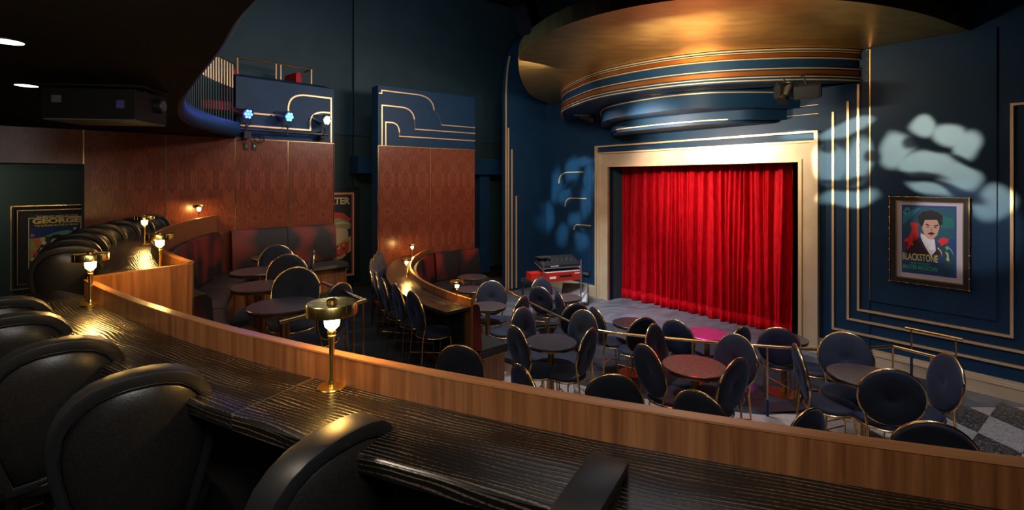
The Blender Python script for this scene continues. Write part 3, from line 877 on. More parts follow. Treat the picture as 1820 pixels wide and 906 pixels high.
# ================================================================ CANOPY over the stage
can = empty('stage_canopy', ws(3.75, 0.0, 1.36)); struct(can)
cp = [(0.0, -0.06), (1.05, 0.10), (1.80, 0.30), (2.43, 0.565), (3.20, 1.05), (3.78, 1.70), (4.02, 2.55), (3.92, 3.40), (3.55, 4.25), (2.95, 5.02), (2.40, 5.62), (1.80, 6.22), (1.05, 6.85), (0.0, 7.42)]
cpp = [WSD * t + WSN * s + WS0 for s, t in cp]
disc = catmull(cpp, 5)
bm = new(); prism(bm, disc, H + 1.82, H + 2.02)
child('gold_disc', bm, M['gold'], can)
def PL(x, y, z): p = P(x, y, -z); return Vector((p.x, p.y))
d1 = [PL(1537, 91.5, 1.82), PL(1521, 88, 1.82), PL(1460, 85.5, 1.82), PL(1380, 86.5, 1.82), PL(1266, 92.7, 1.82), PL(1158, 106.6, 1.82), PL(1065.4, 126.7, 1.82), PL(1019, 146.8, 1.82), PL(1005, 156, 1.82)]
e_ = WS0 + WSD * WS.u(1012); d1 = d1 + [Vector((1.05, 10.2)), Vector((1.2, 11.2))]
d1 = [WS0 + WSD * WS.u(1545)] + d1
d1s = catmull(d1, 5)
def drum(path, z0, z1, m, name, off=0.0):
    pts = [p.copy() for p in path]
    a, b_ = pts[0], pts[-1]
    bm = new(); prism(bm, pts, H + z0, H + z1); return child(name, bm, M[m], can, True)
drum(d1s, 1.36, 1.82, 'navy', 'upper_drum')
def ringband(path, z0, z1, m, name, out, flip=1):
    bm = new(); sweep(bm, path, [(-0.02 * flip, H + z0), (-0.02 * flip, H + z1), (out * flip, H + z1), (out * flip, H + z0)]); return child(name, bm, M[m], can, True)
# sign of the outward side for these right-to-left paths
FL = -1
d1b = [p for p in d1s]
ringband(d1b, 1.795, 1.81, 'cream', 'silver_line', 0.035, FL)
ringband(d1b, 1.765, 1.775, 'cream', 'silver_line', 0.03, FL)
ringband(d1b, 1.70, 1.755, 'orange', 'copper_band', 0.022, FL)
ringband(d1b, 1.675, 1.688, 'cream', 'silver_line', 0.03, FL)
ringband(d1b, 1.535, 1.547, 'cream', 'silver_line', 0.03, FL)
ringband(d1b, 1.455, 1.515, 'orange', 'copper_band', 0.022, FL)
ringband(d1b, 1.42, 1.433, 'cream', 'silver_line', 0.03, FL)
ringband(d1b, 1.375, 1.39, 'cream', 'silver_line', 0.035, FL)
d2 = [WS0 + WSD * WS.u(1455), PL(1440, 165, 1.33), PL(1375, 163.8, 1.33), PL(1320, 163.3, 1.33), PL(1250.8, 165, 1.33), PL(1180, 171.5, 1.33), PL(1120, 181, 1.33), PL(1085, 189, 1.33), PL(1071.6, 195, 1.33), Vector((1.80, 9.9)), Vector((1.95, 10.56))]
d2s = catmull(d2, 5)
drum(d2s, 1.10, 1.36, 'navy', 'middle_drum')
ringband(d2s, 1.315, 1.332, 'trim', 'gold_line', 0.02, FL)
d3 = [WS0 + WSD * WS.u(1399), PL(1398, 192, 1.12), PL(1330, 191.5, 1.12), PL(1250, 197.8, 1.12), PL(1180, 205, 1.12), PL(1110, 213, 1.12), PL(1090, 217, 1.12), Vector((1.98, 9.85)), Vector((2.1, 10.37))]
d3s = catmull(d3, 5)
drum(d3s, 0.94, 1.11, 'navy', 'lower_drum')
ringband(d3s, 1.105, 1.122, 'trim', 'gold_line', 0.02, FL)
d4 = [WS0 + WSD * WS.u(1384), PL(1383, 211.5, 0.965), PL(1320, 210.8, 0.965), PL(1250, 214, 0.965), PL(1170, 221, 0.965), PL(1105, 228.5, 0.965), PL(1094, 231.5, 0.965), Vector((2.02, 9.8)), Vector((2.12, 10.35))]
d4s = catmull(d4, 5)
drum(d4s, 0.90, 0.955, 'navy', 'lower_drum_rim')
ringband(d4s, 0.95, 0.968, 'trim', 'gold_line', 0.02, FL)

# ================================================================ CURTAIN
cur = empty('stage_curtain', ws(3.7, -0.42, -2.55))
tag(cur, 'full red velvet stage curtain hanging in deep pleats in the gilt frame', 'curtain')
bm = new()
uvn = 620
ta, tb = WS.u(1101.5, -0.42), WS.u(1409, -0.42)
zs = [-2.53, -2.50, -2.42, -2.2, -1.8, -1.3, -0.8, -0.3, 0.1, 0.45]
rnd = random.Random(5)
pl_ = []; x = 0.0
while x < 1.0:
    pl_.append((x, rnd.uniform(0.6, 1.0))); x += rnd.uniform(0.042, 0.080)
def pleat(u, zf):
    k = max(i for i, q in enumerate(pl_) if q[0] <= u)
    a = pl_[k][0]; b_ = pl_[k + 1][0] if k + 1 < len(pl_) else 1.02
    f = (u - a) / (b_ - a)
    amp = pl_[k][1]
    w = math.sin(PI * f) ** 0.6
    w2 = 0.22 * math.sin(PI * 3 * f + k) * math.sin(PI * f) + 0.10 * math.sin(PI * 7 * f + k * 2) * math.sin(PI * f)
    return (amp * w + w2) * (0.17 + 0.04 * zf)
grid = []
for iz, z in enumerate(zs):
    zf = (0.45 - z) / 3.0
    row = []
    for i in range(uvn + 1):
        u = i / uvn
        uu = u + 0.006 * math.sin(u * 31 + z * 1.3)
        s = -0.56 + pleat(min(max(uu, 0), 1), zf)
        zz = z + (0.012 * math.sin(u * 90) if iz == 0 else 0)
        row.append(bm.verts.new(WS.pt(ta + (tb - ta) * u, s, zz)))
    grid.append(row)
for r0, r1 in zip(grid, grid[1:]):
    for i in range(uvn): bm.faces.new((r0[i], r0[i + 1], r1[i + 1], r1[i]))
child('drape', bm, M['curtain'], cur, 'all')
bm = new()
rows = []
for z, ds in ((-2.35, 0.002), (-2.345, 0.010), (-2.50, 0.012), (-2.535, 0.008)):
    zf = (0.45 - z) / 3.0
    rows.append([bm.verts.new(WS.pt(ta + (tb - ta) * i / uvn, -0.56 + ds + pleat(min(max(i / uvn + 0.006 * math.sin(i / uvn * 31 + z * 1.3), 0), 1), zf), z)) for i in range(uvn + 1)])
for r0, r1 in zip(rows, rows[1:]):
    for i in range(uvn): bm.faces.new((r0[i], r0[i + 1], r1[i + 1], r1[i]))
child('hem', bm, M['curtain'], cur, 'all')

# ================================================================ PARAPETS, COUNTERS, BOOTHS
def arcp(C, R, a0, a1, n): return arc(C, R, a0, a1, n)
# near parapet (timber wall with lighter edge) ; path runs clockwise seen from above, right side = away from the stage centre
A_L, A_R = -129.25, -98.5
pth = arcp(C1, R1, A_L, A_R, 60)          # left end to right end: right-hand side of travel is away from the centre
par = empty('parapet', (0, 1.5, Z1)); tag(par, 'long curved walnut parapet rising in front of the black oak counter', 'parapet')
SG = 1.0
bm = new(); sweep(bm, pth, [(0.0, Z1), (0.0, H - 0.606), (0.034, H - 0.606), (0.034, Z1)]); child('curved_panel', bm, M['walnut'], par, True)
bm = new(); sweep(bm, pth, [(-0.002, H - 0.606), (-0.002, H - 0.600), (0.036, H - 0.600), (0.036, H - 0.606)]); child('edge_band', bm, M['walnut_cap'], par, True)
# black oak counter in two boards with a pale joint
cnt = empty('bar_counter', (-1, 1.4, H - 0.74)); tag(cnt, 'curved black stained oak counter with open grain and one pale joint', 'counter')
a_j = math.degrees(math.atan2(P(430, 728, 0.7).y - C1[1], P(430, 728, 0.7).x - C1[0]))
prof_c = [(0.036, H - 0.745), (0.036, H - 0.700), (0.330, H - 0.700), (0.338, H - 0.708), (0.338, H - 0.745)]
bm = new(); sweep(bm, arcp(C1, R1, A_L - 0.0, a_j - 0.012, 34), prof_c); child('board', bm, M['oak'], cnt, True)
bm = new(); sweep(bm, arcp(C1, R1, a_j + 0.012, A_R, 44), prof_c); child('board', bm, M['oak'], cnt, True)
bm = new(); sweep(bm, arcp(C1, R1, a_j - 0.012, a_j + 0.012, 1), [(0.037, H - 0.74), (0.037, H - 0.6995), (0.337, H - 0.6995), (0.337, H - 0.74)]); child('joint_strip', bm, M['silver'], cnt)
bm = new(); sweep(bm, arcp(C1, R1, A_L, A_R, 50), [(0.06, ZC), (0.06, H - 0.745), (0.09, H - 0.745), (0.09, ZC)]); child('front_panel', bm, M['black'], cnt, True)
# ledge beyond the parapet end
bm = new()
pe = pth[0]; rad = (pe - Vector(C1)).normalized()
tan = Vector((-rad.y, rad.x)); 
if tan.x > 0: tan = -tan
q0 = pe + rad * 0.02
prism(bm, [q0, pe + rad * 0.338, pe + rad * 0.338 + tan * 0.36, pe + rad * 0.10 + tan * 0.34], H - 0.745, H - 0.7005)
child('end_board', bm, M['oak'], cnt)

# booth parapet with radial end panel
B_N, B_F = 230.0, 189.1
pth2 = arcp(C2, R2, B_F, B_N, 44)         # far end to near end; right side is away from the centre
par2 = empty('parapet', (-3.4, 5.0, ZL)); tag(par2, 'curved walnut parapet behind the upper leather booth, closed by a broad end panel', 'parapet')
bm = new(); sweep(bm, pth2, [(0.0, ZL - 0.3), (0.0, H - 0.551), (0.032, H - 0.551), (0.032, ZL - 0.3)]); child('curved_panel', bm, M['walnut'], par2, True)
bm = new(); sweep(bm, pth2, [(-0.002, H - 0.551), (-0.002, H - 0.545), (0.034, H - 0.545), (0.034, H - 0.551)]); child('edge_band', bm, M['walnut_cap'], par2, True)
n_end = pth2[-1]
pa = P(155, 492, 0.60); pb = P(341, 468, 0.548); pa = Vector((pa.x, pa.y)); pb = Vector((pb.x, pb.y))
dd = (pb - pa).normalized(); nn = Vector((-dd.y, dd.x))
EP = Frame(pa, dd, nn)
bm = new()
L_ = (pb - pa).length
uvl = bm.loops.layers.uv.verify()
vv = [bm.verts.new(EP.pt(u, s, z)) for s in (0.0, 0.035) for u, z in ((0, -1.6), (L_, -1.6), (L_, -0.553), (0, -0.606))]
for f in ((0, 1, 2, 3), (7, 6, 5, 4), (0, 4, 5, 1), (1, 5, 6, 2), (2, 6, 7, 3), (3, 7, 4, 0)):
    fc = bm.faces.new([vv[i] for i in f])
    for lp_ in fc.loops: lp_[uvl].uv = ((lp_.vert.co.xy - pa).length, lp_.vert.co.z)
child('end_panel', bm, M['walnut'], par2)
bm = new()
vv = [bm.verts.new(EP.pt(u, s, z)) for s in (-0.002, 0.037) for u, z in ((0, -0.606), (L_ + 0.002, -0.553), (L_ + 0.002, -0.547), (0, -0.600))]
for f in ((0, 1, 2, 3), (7, 6, 5, 4), (0, 4, 5, 1), (1, 5, 6, 2), (2, 6, 7, 3), (3, 7, 4, 0)): bm.faces.new([vv[i] for i in f])
child('edge_band', bm, M['walnut_cap'], par2)
cnt2 = empty('bar_counter', (-3.8, 5.0, H - 0.69)); tag(cnt2, 'black oak counter behind the upper booth with a bold cathedral grain', 'counter')
bm = new(); sweep(bm, arcp(C2, R2, 190.0, 226.0, 40), [(0.036, H - 0.69), (0.036, H - 0.65), (0.42, H - 0.65), (0.42, H - 0.69)]); child('board', bm, M['oak'], cnt2, True)
def c2p(r, a): return Vector((C2[0] + r * math.cos(math.radians(a)), C2[1] + r * math.sin(math.radians(a))))
bm = new(); prism(bm, [c2p(R2 + 0.036, 226.0), c2p(R2 + 0.036, 228.5), EP.pt(L_ - 0.05, 0.04, 0).xy, EP.pt(0.10, 0.04, 0).xy, c2p(R2 + 0.42, 226.0)], H - 0.69, H - 0.65)
uvl = bm.loops.layers.uv.verify()
for f in bm.faces:
    for q_ in f.loops: q_[uvl].uv = (q_.vert.co.y, q_.vert.co.x)
child('end_board', bm, M['oak'], cnt2)
bm = new(); sweep(bm, arcp(C2, R2, 189.6, 227.0, 40), [(0.06, ZL), (0.06, H - 0.69), (0.09, H - 0.69), (0.09, ZL)]); child('front_panel', bm, M['black'], cnt2, True)

# upper booth: arc then straight along the timber wall
bth = empty('booth_bench', (-3.6, 6.4, ZL)); tag(bth, 'long curved booth in black leather with painted red light pools under the balcony', 'booth')
def booth(root, C, R, a_near, a_far, fr, u0, u1, zb, zs_, zf, drop, wallo=0.10, nseg=4):
    """backrest cushions and seats; angles go from the near end to the far end"""
    n = nseg
    for k in range(n):
        a0 = a_far + (a_near - a_far) * k / n; a1 = a_far + (a_near - a_far) * (k + 1) / n
        g_ = 0.12
        pth_ = arc(C, R - 0.001, a0 + g_, a1 - g_, 12)
        bm = new(); sweep(bm, pth_, [(-0.005, zs_ + 0.02), (-0.005, zb - 0.02), (-0.03, zb), (-0.09, zb), (-0.125, zb - 0.04), (-0.16, zs_ + 0.08), (-0.16, zs_ + 0.02)]); child('back_cushion', bm, M['booth'], root, True)
        bm = new(); sweep(bm, pth_, [(-0.13, zs_ - 0.10), (-0.13, zs_ - 0.005), (-0.17, zs_ + 0.01), (-0.56, zs_ + 0.005), (-0.60, zs_ - 0.02), (-0.605, zs_ - 0.07), (-0.58, zs_ - 0.10)]); child('seat_cushion', bm, M['boothseat'], root, True)
    bm = new(); sweep(bm, arc(C, R, a_far, a_near, 30), [(-0.005, zf), (-0.005, zs_ - 0.1), (-0.52, zs_ - 0.1), (-0.52, zf)]); child('plinth', bm, M['booth'] if drop else M['walnut'], root, True)
    if fr:
        m_ = 2
        for k in range(m_):
            a = u0 + (u1 - u0) * k / m_ + 0.004; b_ = u0 + (u1 - u0) * (k + 1) / m_ - 0.004
            p_ = [fr.pt(a, 0.012, 0).xy, fr.pt(b_, 0.012, 0).xy]
            sg = 1
            tst = Vector((p_[1] - p_[0]).to_tuple()); rn = Vector((tst.y, -tst.x)).normalized()
            if rn.dot(fr.n) < 0: sg = -1
            bm = new(); sweep(bm, p_, [(sg * o_, z) for o_, z in [(0.005, zs_ + 0.02), (0.005, zb - 0.02), (0.03, zb), (0.09, zb), (0.125, zb - 0.04), (0.16, zs_ + 0.08), (0.16, zs_ + 0.02)]]); child('back_cushion', bm, M['booth'], root, True)
            bm = new(); sweep(bm, p_, [(sg * o_, z) for o_, z in [(0.02, zs_ - 0.10), (0.02, zs_ - 0.005), (0.17, zs_ + 0.01), (0.56, zs_ + 0.005), (0.60, zs_ - 0.02), (0.605, zs_ - 0.07), (0.58, zs_ - 0.10)]]); child('seat_cushion', bm, M['boothseat'], root, True)
        p_ = [fr.pt(u0, 0.012, 0).xy, fr.pt(u1, 0.012, 0).xy]
        bm = new(); sweep(bm, p_, [(sg * o_, z) for o_, z in [(0.005, zf), (0.005, zs_ - 0.1), (0.52, zs_ - 0.1), (0.52, zf)]]); child('plinth', bm, M['walnut'], root, True)
booth(bth, C2, R2, B_N - 0.3, 190.5, WL, 0.02, WL.u(407), H - 0.79, H - 1.43, ZL, False)
# middle parapet, counter and booth
par3 = empty('parapet', (-1.5, 7.5, Z1)); tag(par3, 'curved walnut parapet dividing the middle counter from the lower booth', 'parapet')
M_N, M_F = 223.6, 168.6
pth3 = arcp(C3, R3, M_F, M_N, 44)
bm = new(); sweep(bm, pth3, [(0.0, Z1), (0.0, H - 1.432), (0.034, H - 1.432), (0.034, Z1)]); child('curved_panel', bm, M['walnut'], par3, True)
bm = new(); sweep(bm, pth3, [(-0.002, H - 1.432), (-0.002, H - 1.426), (0.036, H - 1.426), (0.036, H - 1.432)]); child('edge_band', bm, M['walnut_cap'], par3, True)
cnt3 = empty('bar_counter', (-1.8, 7.5, H - 1.56)); tag(cnt3, 'lower black oak counter lined with navy velvet chairs', 'counter')
bm = new(); sweep(bm, arcp(C3, R3, 171.0, M_N, 44), [(0.036, H - 1.555), (0.036, H - 1.515), (0.40, H - 1.515), (0.40, H - 1.555)]); child('board', bm, M['oak'], cnt3, True)
bm = new(); sweep(bm, pth3[:-1], [(0.05, ZM), (0.05, H - 1.555), (0.09, H - 1.555), (0.09, ZM)]); child('front_panel', bm, M['black'], cnt3, True)
bth3 = empty('booth_bench', (-1.2, 8.5, Z1)); tag(bth3, 'lower curved leather booth behind the middle counter with small stone tables', 'booth')
booth(bth3, C3, R3, M_N - 0.2, 170.0, WM, WM.u(769), WM.u(846), H - 1.51, H - 2.10, Z1, False)
# ================================================================ TABLE LAMPS
def make_lamp(name='table_lamp'):
    t = empty(name)
    bm = new(); lathe(bm, [(0, 0), (0.047, 0), (0.048, 0.003), (0.046, 0.006), (0.014, 0.009), (0, 0.009)], 32); obj('base', bm, M['lampbrass'], t, True)
    bm = new(); lathe(bm, [(0.011, 0.007), (0.013, 0.014), (0.010, 0.022), (0.0075, 0.030), (0.0085, 0.10), (0.0105, 0.170), (0.0, 0.172)], 20); obj('stem', bm, M['lampbrass'], t, True)
    bm = new(); lathe(bm, [(0.010, 0.168), (0.0145, 0.172), (0.0145, 0.177), (0.011, 0.180), (0.0145, 0.184), (0.0145, 0.190), (0.010, 0.196)], 20); obj('collar', bm, M['lampbrass'], t, True)
    bm = new(); lathe(bm, [(0.0, 0.196), (0.012, 0.197), (0.023, 0.208), (0.025, 0.222), (0.026, 0.248), (0.0, 0.248)], 24); obj('glass_cup', bm, M['glow'], t, 'all')
    bm = new(); lathe(bm, [(0.0, 0.256), (0.080, 0.252), (0.082, 0.248), (0.082, 0.284), (0.080, 0.287), (0.0, 0.289)], 36)
    s_ = obj('lamp_shade', bm, M['lampbrass'], t, True)
    bm = new(); lathe(bm, [(0.017, 0.288), (0.017, 0.296), (0.012, 0.300), (0, 0.300)], 16); obj('cap', bm, M['brass_dark'], s_, True)
    bm = new()
    for k in range(10):
        a = 2 * PI * k / 10
        box(bm, (0.046 * math.cos(a), 0.046 * math.sin(a), 0.2895), (0.056, 0.0012, 0.001), Matrix.Rotation(a, 3, 'Z'))
        box(bm, (0.0822 * math.cos(a), 0.0822 * math.sin(a), 0.267), (0.001, 0.0014, 0.034), Matrix.Rotation(a, 3, 'Z'))
    obj('seam_lines', bm, M['brass_dark'], s_)
    return t
def on_ring(C, R, px, py, D, ro):
    p = P(px, py, D); v = Vector((p.x, p.y)) - Vector(C); v.normalize()
    q = Vector(C) + v * (R + ro); return (q.x, q.y)
lamp0 = make_lamp()
LG = 'brass table lamps on the counters'
lp1 = P(590, 688, 0.70); lp2 = P(161, 541, 0.70)
lamp_spots = [
    (lp1.x, lp1.y, H - 0.70, 'brass table lamp on the near counter beside the pale joint in the boards'),
    (lp2.x, lp2.y, H - 0.70, 'brass table lamp at the far end of the near counter by the parapet step'),
    (-2.395, 3.33, H - 0.65, 'brass table lamp on the upper booth counter just inside the walnut end panel'),
    (*on_ring(C2, R2, 277, 381, 0.35, 0.11), H - 0.65, 'small brass table lamp midway along the upper booth counter, beside the stool backs'),
    (*on_ring(C2, R2, 375, 362, 0.35, 0.10), H - 0.65, 'distant brass table lamp glowing against the mahogany wall above the upper booth'),
    (-0.675, 6.00, H - 1.515, 'brass table lamp at the open end of the middle counter beside the parapet end'),
    (-1.66, 7.70, H - 1.515, 'brass table lamp halfway along the middle counter above its bright reflection'),
    (*on_ring(C3, R3, 750, 433, 1.225, 0.12), H - 1.515, 'brass table lamp at the wall end of the middle counter lighting the mahogany pier')]
for i, (x, y, z, lab) in enumerate(lamp_spots):
    if i == 0: o = lamp0; o.location = (x, y, z)
    else: o = copy_tree(lamp0, (x, y, z), i * 0.7)
    tag(o, lab, 'lamp', LG)

# ================================================================ ROUND-BACK CHAIRS
def make_chair(name='dining_chair'):
    t = empty(name)
    n = 28
    bm = new(); lathe(bm, [(0, 0.425), (0.19, 0.425), (0.212, 0.435), (0.218, 0.450), (0.210, 0.468), (0.17, 0.481), (0, 0.484)], n, (0, 0.03, 0), 0.98); obj('seat', bm, M['velvet'], t, 'all')
    bm = new(); tube(bm, [(0.218 * math.cos(2 * PI * i / n), 0.03 + 0.214 * math.sin(2 * PI * i / n), 0.425) for i in range(n)], 0.0085, 6, True); obj('seat_ring', bm, M['brass'], t, 'all')
    # round back: domed pad on both faces with a button dimple, in a brass hoop
    tilt = Matrix.Rotation(math.radians(11), 3, 'X')
    cz = Vector((0, -0.205, 0.725))
    def bp(r, a, y): return cz + tilt @ Vector((r * 0.237 * math.cos(a), y, r * 0.256 * math.sin(a)))
    bm = new()
    for sgn in (-1, 1):
        prof = [(1.0, 0.0), (0.985, 0.014), (0.92, 0.022), (0.7, 0.027), (0.4, 0.026), (0.18, 0.019), (0.06, 0.008)]
        rings = [[bm.verts.new(bp(r, 2 * PI * i / n, sgn * y)) for i in range(n)] for r, y in prof]
        c_ = bm.verts.new(bp(0, 0, sgn * 0.006))
        for a, b_ in zip(rings, rings[1:]):
            for i in range(n): bm.faces.new((a[i], a[(i + 1) % n], b_[(i + 1) % n], b_[i]))
        for i in range(n): bm.faces.new((rings[-1][i], rings[-1][(i + 1) % n], c_))
    back = obj('backrest', bm, M['velvet'], t, 'all')
    bm = new()
    for sgn in (-1, 1):
        lo = [bm.verts.new(bp(0.052, 2 * PI * i / 8, sgn * 0.009)) for i in range(8)]; hi = bm.verts.new(bp(0, 0, sgn * 0.017))
        for i in range(8): bm.faces.new((lo[i], lo[(i + 1) % 8], hi))
    obj('button', bm, M['velvet'], back, 'all')
    bm = new(); tube(bm, [bp(1.0, 2 * PI * i / 36, 0) for i in range(36)], 0.0115, 8, True); obj('back_hoop', bm, M['brass'], t, 'all')
    for sx in (-1, 1):
        a = math.radians(-90 + sx * 48); q = bp(1.0, a, 0)
        bm = new(); tube(bm, [q, (sx * 0.160, -0.19, 0.43), (sx * 0.175, -0.225, 0.0)], [0.010, 0.010, 0.007], 8); obj('leg', bm, M['brass'], t, True)
        bm = new(); tube(bm, [(sx * 0.145, 0.18, 0.425), (sx * 0.165, 0.21, 0.0)], [0.010, 0.007], 8); obj('leg', bm, M['brass'], t, True)
        bm = new(); tube(bm, [(sx * 0.166, -0.21, 0.20), (-sx * 0.155, 0.195, 0.20)], 0.006, 6); obj('stretcher', bm, M['brass'], t, True)
    return t
chair0 = make_chair(); first = [True]
def chair(x, y, theta, z, label, group):
    """x, y: where the middle of the round back stands; theta: compass bearing the sitter faces"""
    a = math.radians(theta); f = Vector((math.sin(a), math.cos(a)))
    loc = (x + f.x * 0.215, y + f.y * 0.215, z)
    rz = -a
    if first[0]: o = chair0; first[0] = False; o.location = loc; o.rotation_euler = (0, 0, rz)
    else: o = copy_tree(chair0, loc, rz)
    return tag(o, label, 'chair', group)
GT, GP, GB, GC = 'velvet chairs on the terrace', 'velvet chairs in the pit before the stage', 'velvet chairs by the upper booth', 'velvet chairs along the middle counter'
RT = 'navy velvet chair '
for x, y, th, lab in (
        (0.067, 5.29, 60, 'catching grey light, at the dark stone table by the booth end'),
        (0.138, 6.02, 128, 'behind the dark stone table, backed by the start of the rail'),
        (0.86, 5.90, -128, 'between the dark stone table and the curved brass rail'),
        (0.80, 5.20, -58, 'drawn in at the dark stone table, seen from behind'),
        (0.11, 4.17, 62, 'almost edge-on behind the parapet near the booth bench'),
        (1.31, 4.68, 68, 'turned in to the red-lit table, its buttoned back toward the parapet'),
        (1.556, 5.31, 130, 'behind the red-lit table, toward the upper booth'),
        (2.265, 4.95, -120, 'behind the red-lit table, toward the framed poster'),
        (1.966, 4.34, -35, 'at the red-lit table with its button showing, nearest the terrazzo gap'),
        (1.42, 3.66, 48, 'cut off by the parapet in front of the red-lit table'),
        (0.83, 4.00, 12, 'showing a broad half disc above the parapet between two tables'),
        (3.42, 5.02, -146, 'facing out behind the blue-black table, in front of the gilt frame foot'),
        (3.18, 4.10, 22, 'with its broad back square on, at the blue-black table'),
        (3.91, 4.41, -78, 'beside the checkered terrazzo, turned sideways to the blue-black table'),
        (2.75, 4.67, 108, 'seen edge-on between the red-lit table and the blue-black table'),
        (2.02, 3.387, -28, 'a small half disc over the parapet below the edge-on chair'),
        (2.77, 3.21, 28, 'the widest half disc cut off by the parapet at the checkered paving'),
        (-0.32, 7.60, 176, 'facing out behind the table at the open end of the middle counter'),
        (0.12, 6.67, -62, 'turned in to the stone table at the middle counter, by the rail'),
        (-0.50, 4.70, 10, 'half hidden by the parapet before the dark booth bench end')):
    chair(x, y, th, Z1, RT + lab, GT)
for x, y, th, lab in (
        (0.56, 9.25, 150, 'behind another chair under the red keyboard'),
        (0.50, 8.55, 35, 'with a lit blue back in front of the red keyboard'),
        (0.80, 8.15, 75, 'seen edge-on beside the small table by the wedge loudspeaker'),
        (0.95, 7.39, -20, 'in the pit behind the rail, in front of the small far table'),
        (1.24, 7.13, 70, 'edge-on in the pit with its seat turned to the stage'),
        (1.77, 6.63, -15, 'in the pit with its deep blue back before the violet-lit table'),
        (2.20, 6.50, 50, 'in the pit beside the magenta-lit table, teal light on its back'),
        (2.88, 6.20, -32, 'in the pit on the curtain end side of the magenta-lit table'),
        (3.37, 6.18, 25, 'in the pit with a teal-lit round back crossed by the brass rail'),
        (4.00, 6.04, -60, 'in the pit, mostly hidden behind the chair at the frame foot')):
    chair(x, y, th, Z2, RT + lab, GP)
for x, y, th, lab in (
        (-2.27, 5.15, 165, 'facing out at the nearest upper booth table'),
        (-2.77, 6.04, 168, 'second along the upper booth, half hidden by a table'),
        (-3.32, 6.91, 168, 'third along the upper booth, deepest under the balcony'),
        (-1.58, 4.40, -73, 'side-on behind the near table lamp by the brass stair rail'),
        (-2.63, 6.40, -115, 'seen edge-on at the far end of the upper booth')):
    chair(x, y, th, ZL, RT + lab, GB)
mids = [(-1.155, 5.84), (-1.45, 6.25), (-1.73, 6.65), (-1.96, 7.14), (-2.18, 7.66), (-2.32, 8.20), (-2.40, 8.70), (-2.46, 9.15)]
words = ['first from the open end', 'second from the open end', 'third from the open end', 'fourth from the open end', 'fourth from the mahogany pier', 'third from the mahogany pier', 'second from the mahogany pier', 'nearest the mahogany pier']
for (x, y), w_ in zip(mids, words):
    th = math.degrees(math.atan2(C3[0] - x, C3[1] - y))
    chair(x, y, th + 4, ZM, RT + 'at the middle counter, ' + w_, GC)

# ================================================================ TABLES
def make_table(name='cafe_table'):
    t = empty(name)
    bm = new(); lathe(bm, [(0, 0.715), (0.278, 0.715), (0.286, 0.722), (0.288, 0.734), (0.282, 0.740), (0, 0.740)], 40); obj('tabletop', bm, M['granite'], t, True)
    bm = new(); lathe(bm, [(0.262, 0.700), (0.284, 0.700), (0.286, 0.714), (0.262, 0.714)], 40); obj('edge_band', bm, M['brass_dark'], t, True)
    bm = new(); lathe(bm, [(0.036, 0.012), (0.036, 0.70), (0.09, 0.702), (0.09, 0.712), (0, 0.713)], 20); obj('column', bm, M['brass_dark'], t, True)
    bm = new(); lathe(bm, [(0, 0), (0.20, 0), (0.20, 0.010), (0.05, 0.016), (0.0, 0.016)], 32); obj('base_plate', bm, M['brass_dark'], t, True)
    return t
tab0 = make_table(); tf = [True]
for x, y, z, k, lab in (
        (-2.13, 4.57, ZL, 1.10, 'speckled stone table with brass rim, largest of the upper booth row'),
        (-2.75, 5.40, ZL, 1.10, 'speckled stone table second along the upper booth'),
        (-3.26, 6.27, ZL, 1.10, 'speckled stone table third along the upper booth'),
        (-3.62, 7.42, ZL, 1.05, 'small far stone table in the corner of the upper booth'),
        (0.438, 5.50, Z1, 1.0, 'dark stone table on a brass column ringed by four chairs at the booth end'),
        (1.785, 4.79, Z1, 1.05, 'round stone table washed in red light behind the parapet'),
        (3.28, 4.55, Z1, 1.05, 'blue-black stone table beside the checkered terrazzo'),
        (-0.35, 7.06, Z1, 0.92, 'stone table beside the end of the middle counter'),
        (-0.68, 8.16, Z1, 0.90, 'stone table in the lower booth, middle of its row'),
        (-0.745, 9.20, Z1, 0.96, 'far stone table in the lower booth below the mahogany pier'),
        (2.66, 6.68, Z2, 1.0, 'round table glowing magenta under the stage light'),
        (1.77, 7.19, Z2, 1.0, 'round table tinged violet in the pit before the curtain'),
        (0.96, 8.75, Z2, 1.0, 'small dark table in the pit beside the wedge loudspeaker'),
        (3.61, 6.50, Z2, 1.0, 'grey-lit stone table in the pit at the foot of the gilt frame')):
    if tf[0]: o = tab0; o.location = (x, y, z); tf[0] = False
    else: o = copy_tree(tab0, (x, y, z), x * 3)
    o.scale = (k, k, 1)
    tag(o, lab, 'table', 'round stone cafe tables')

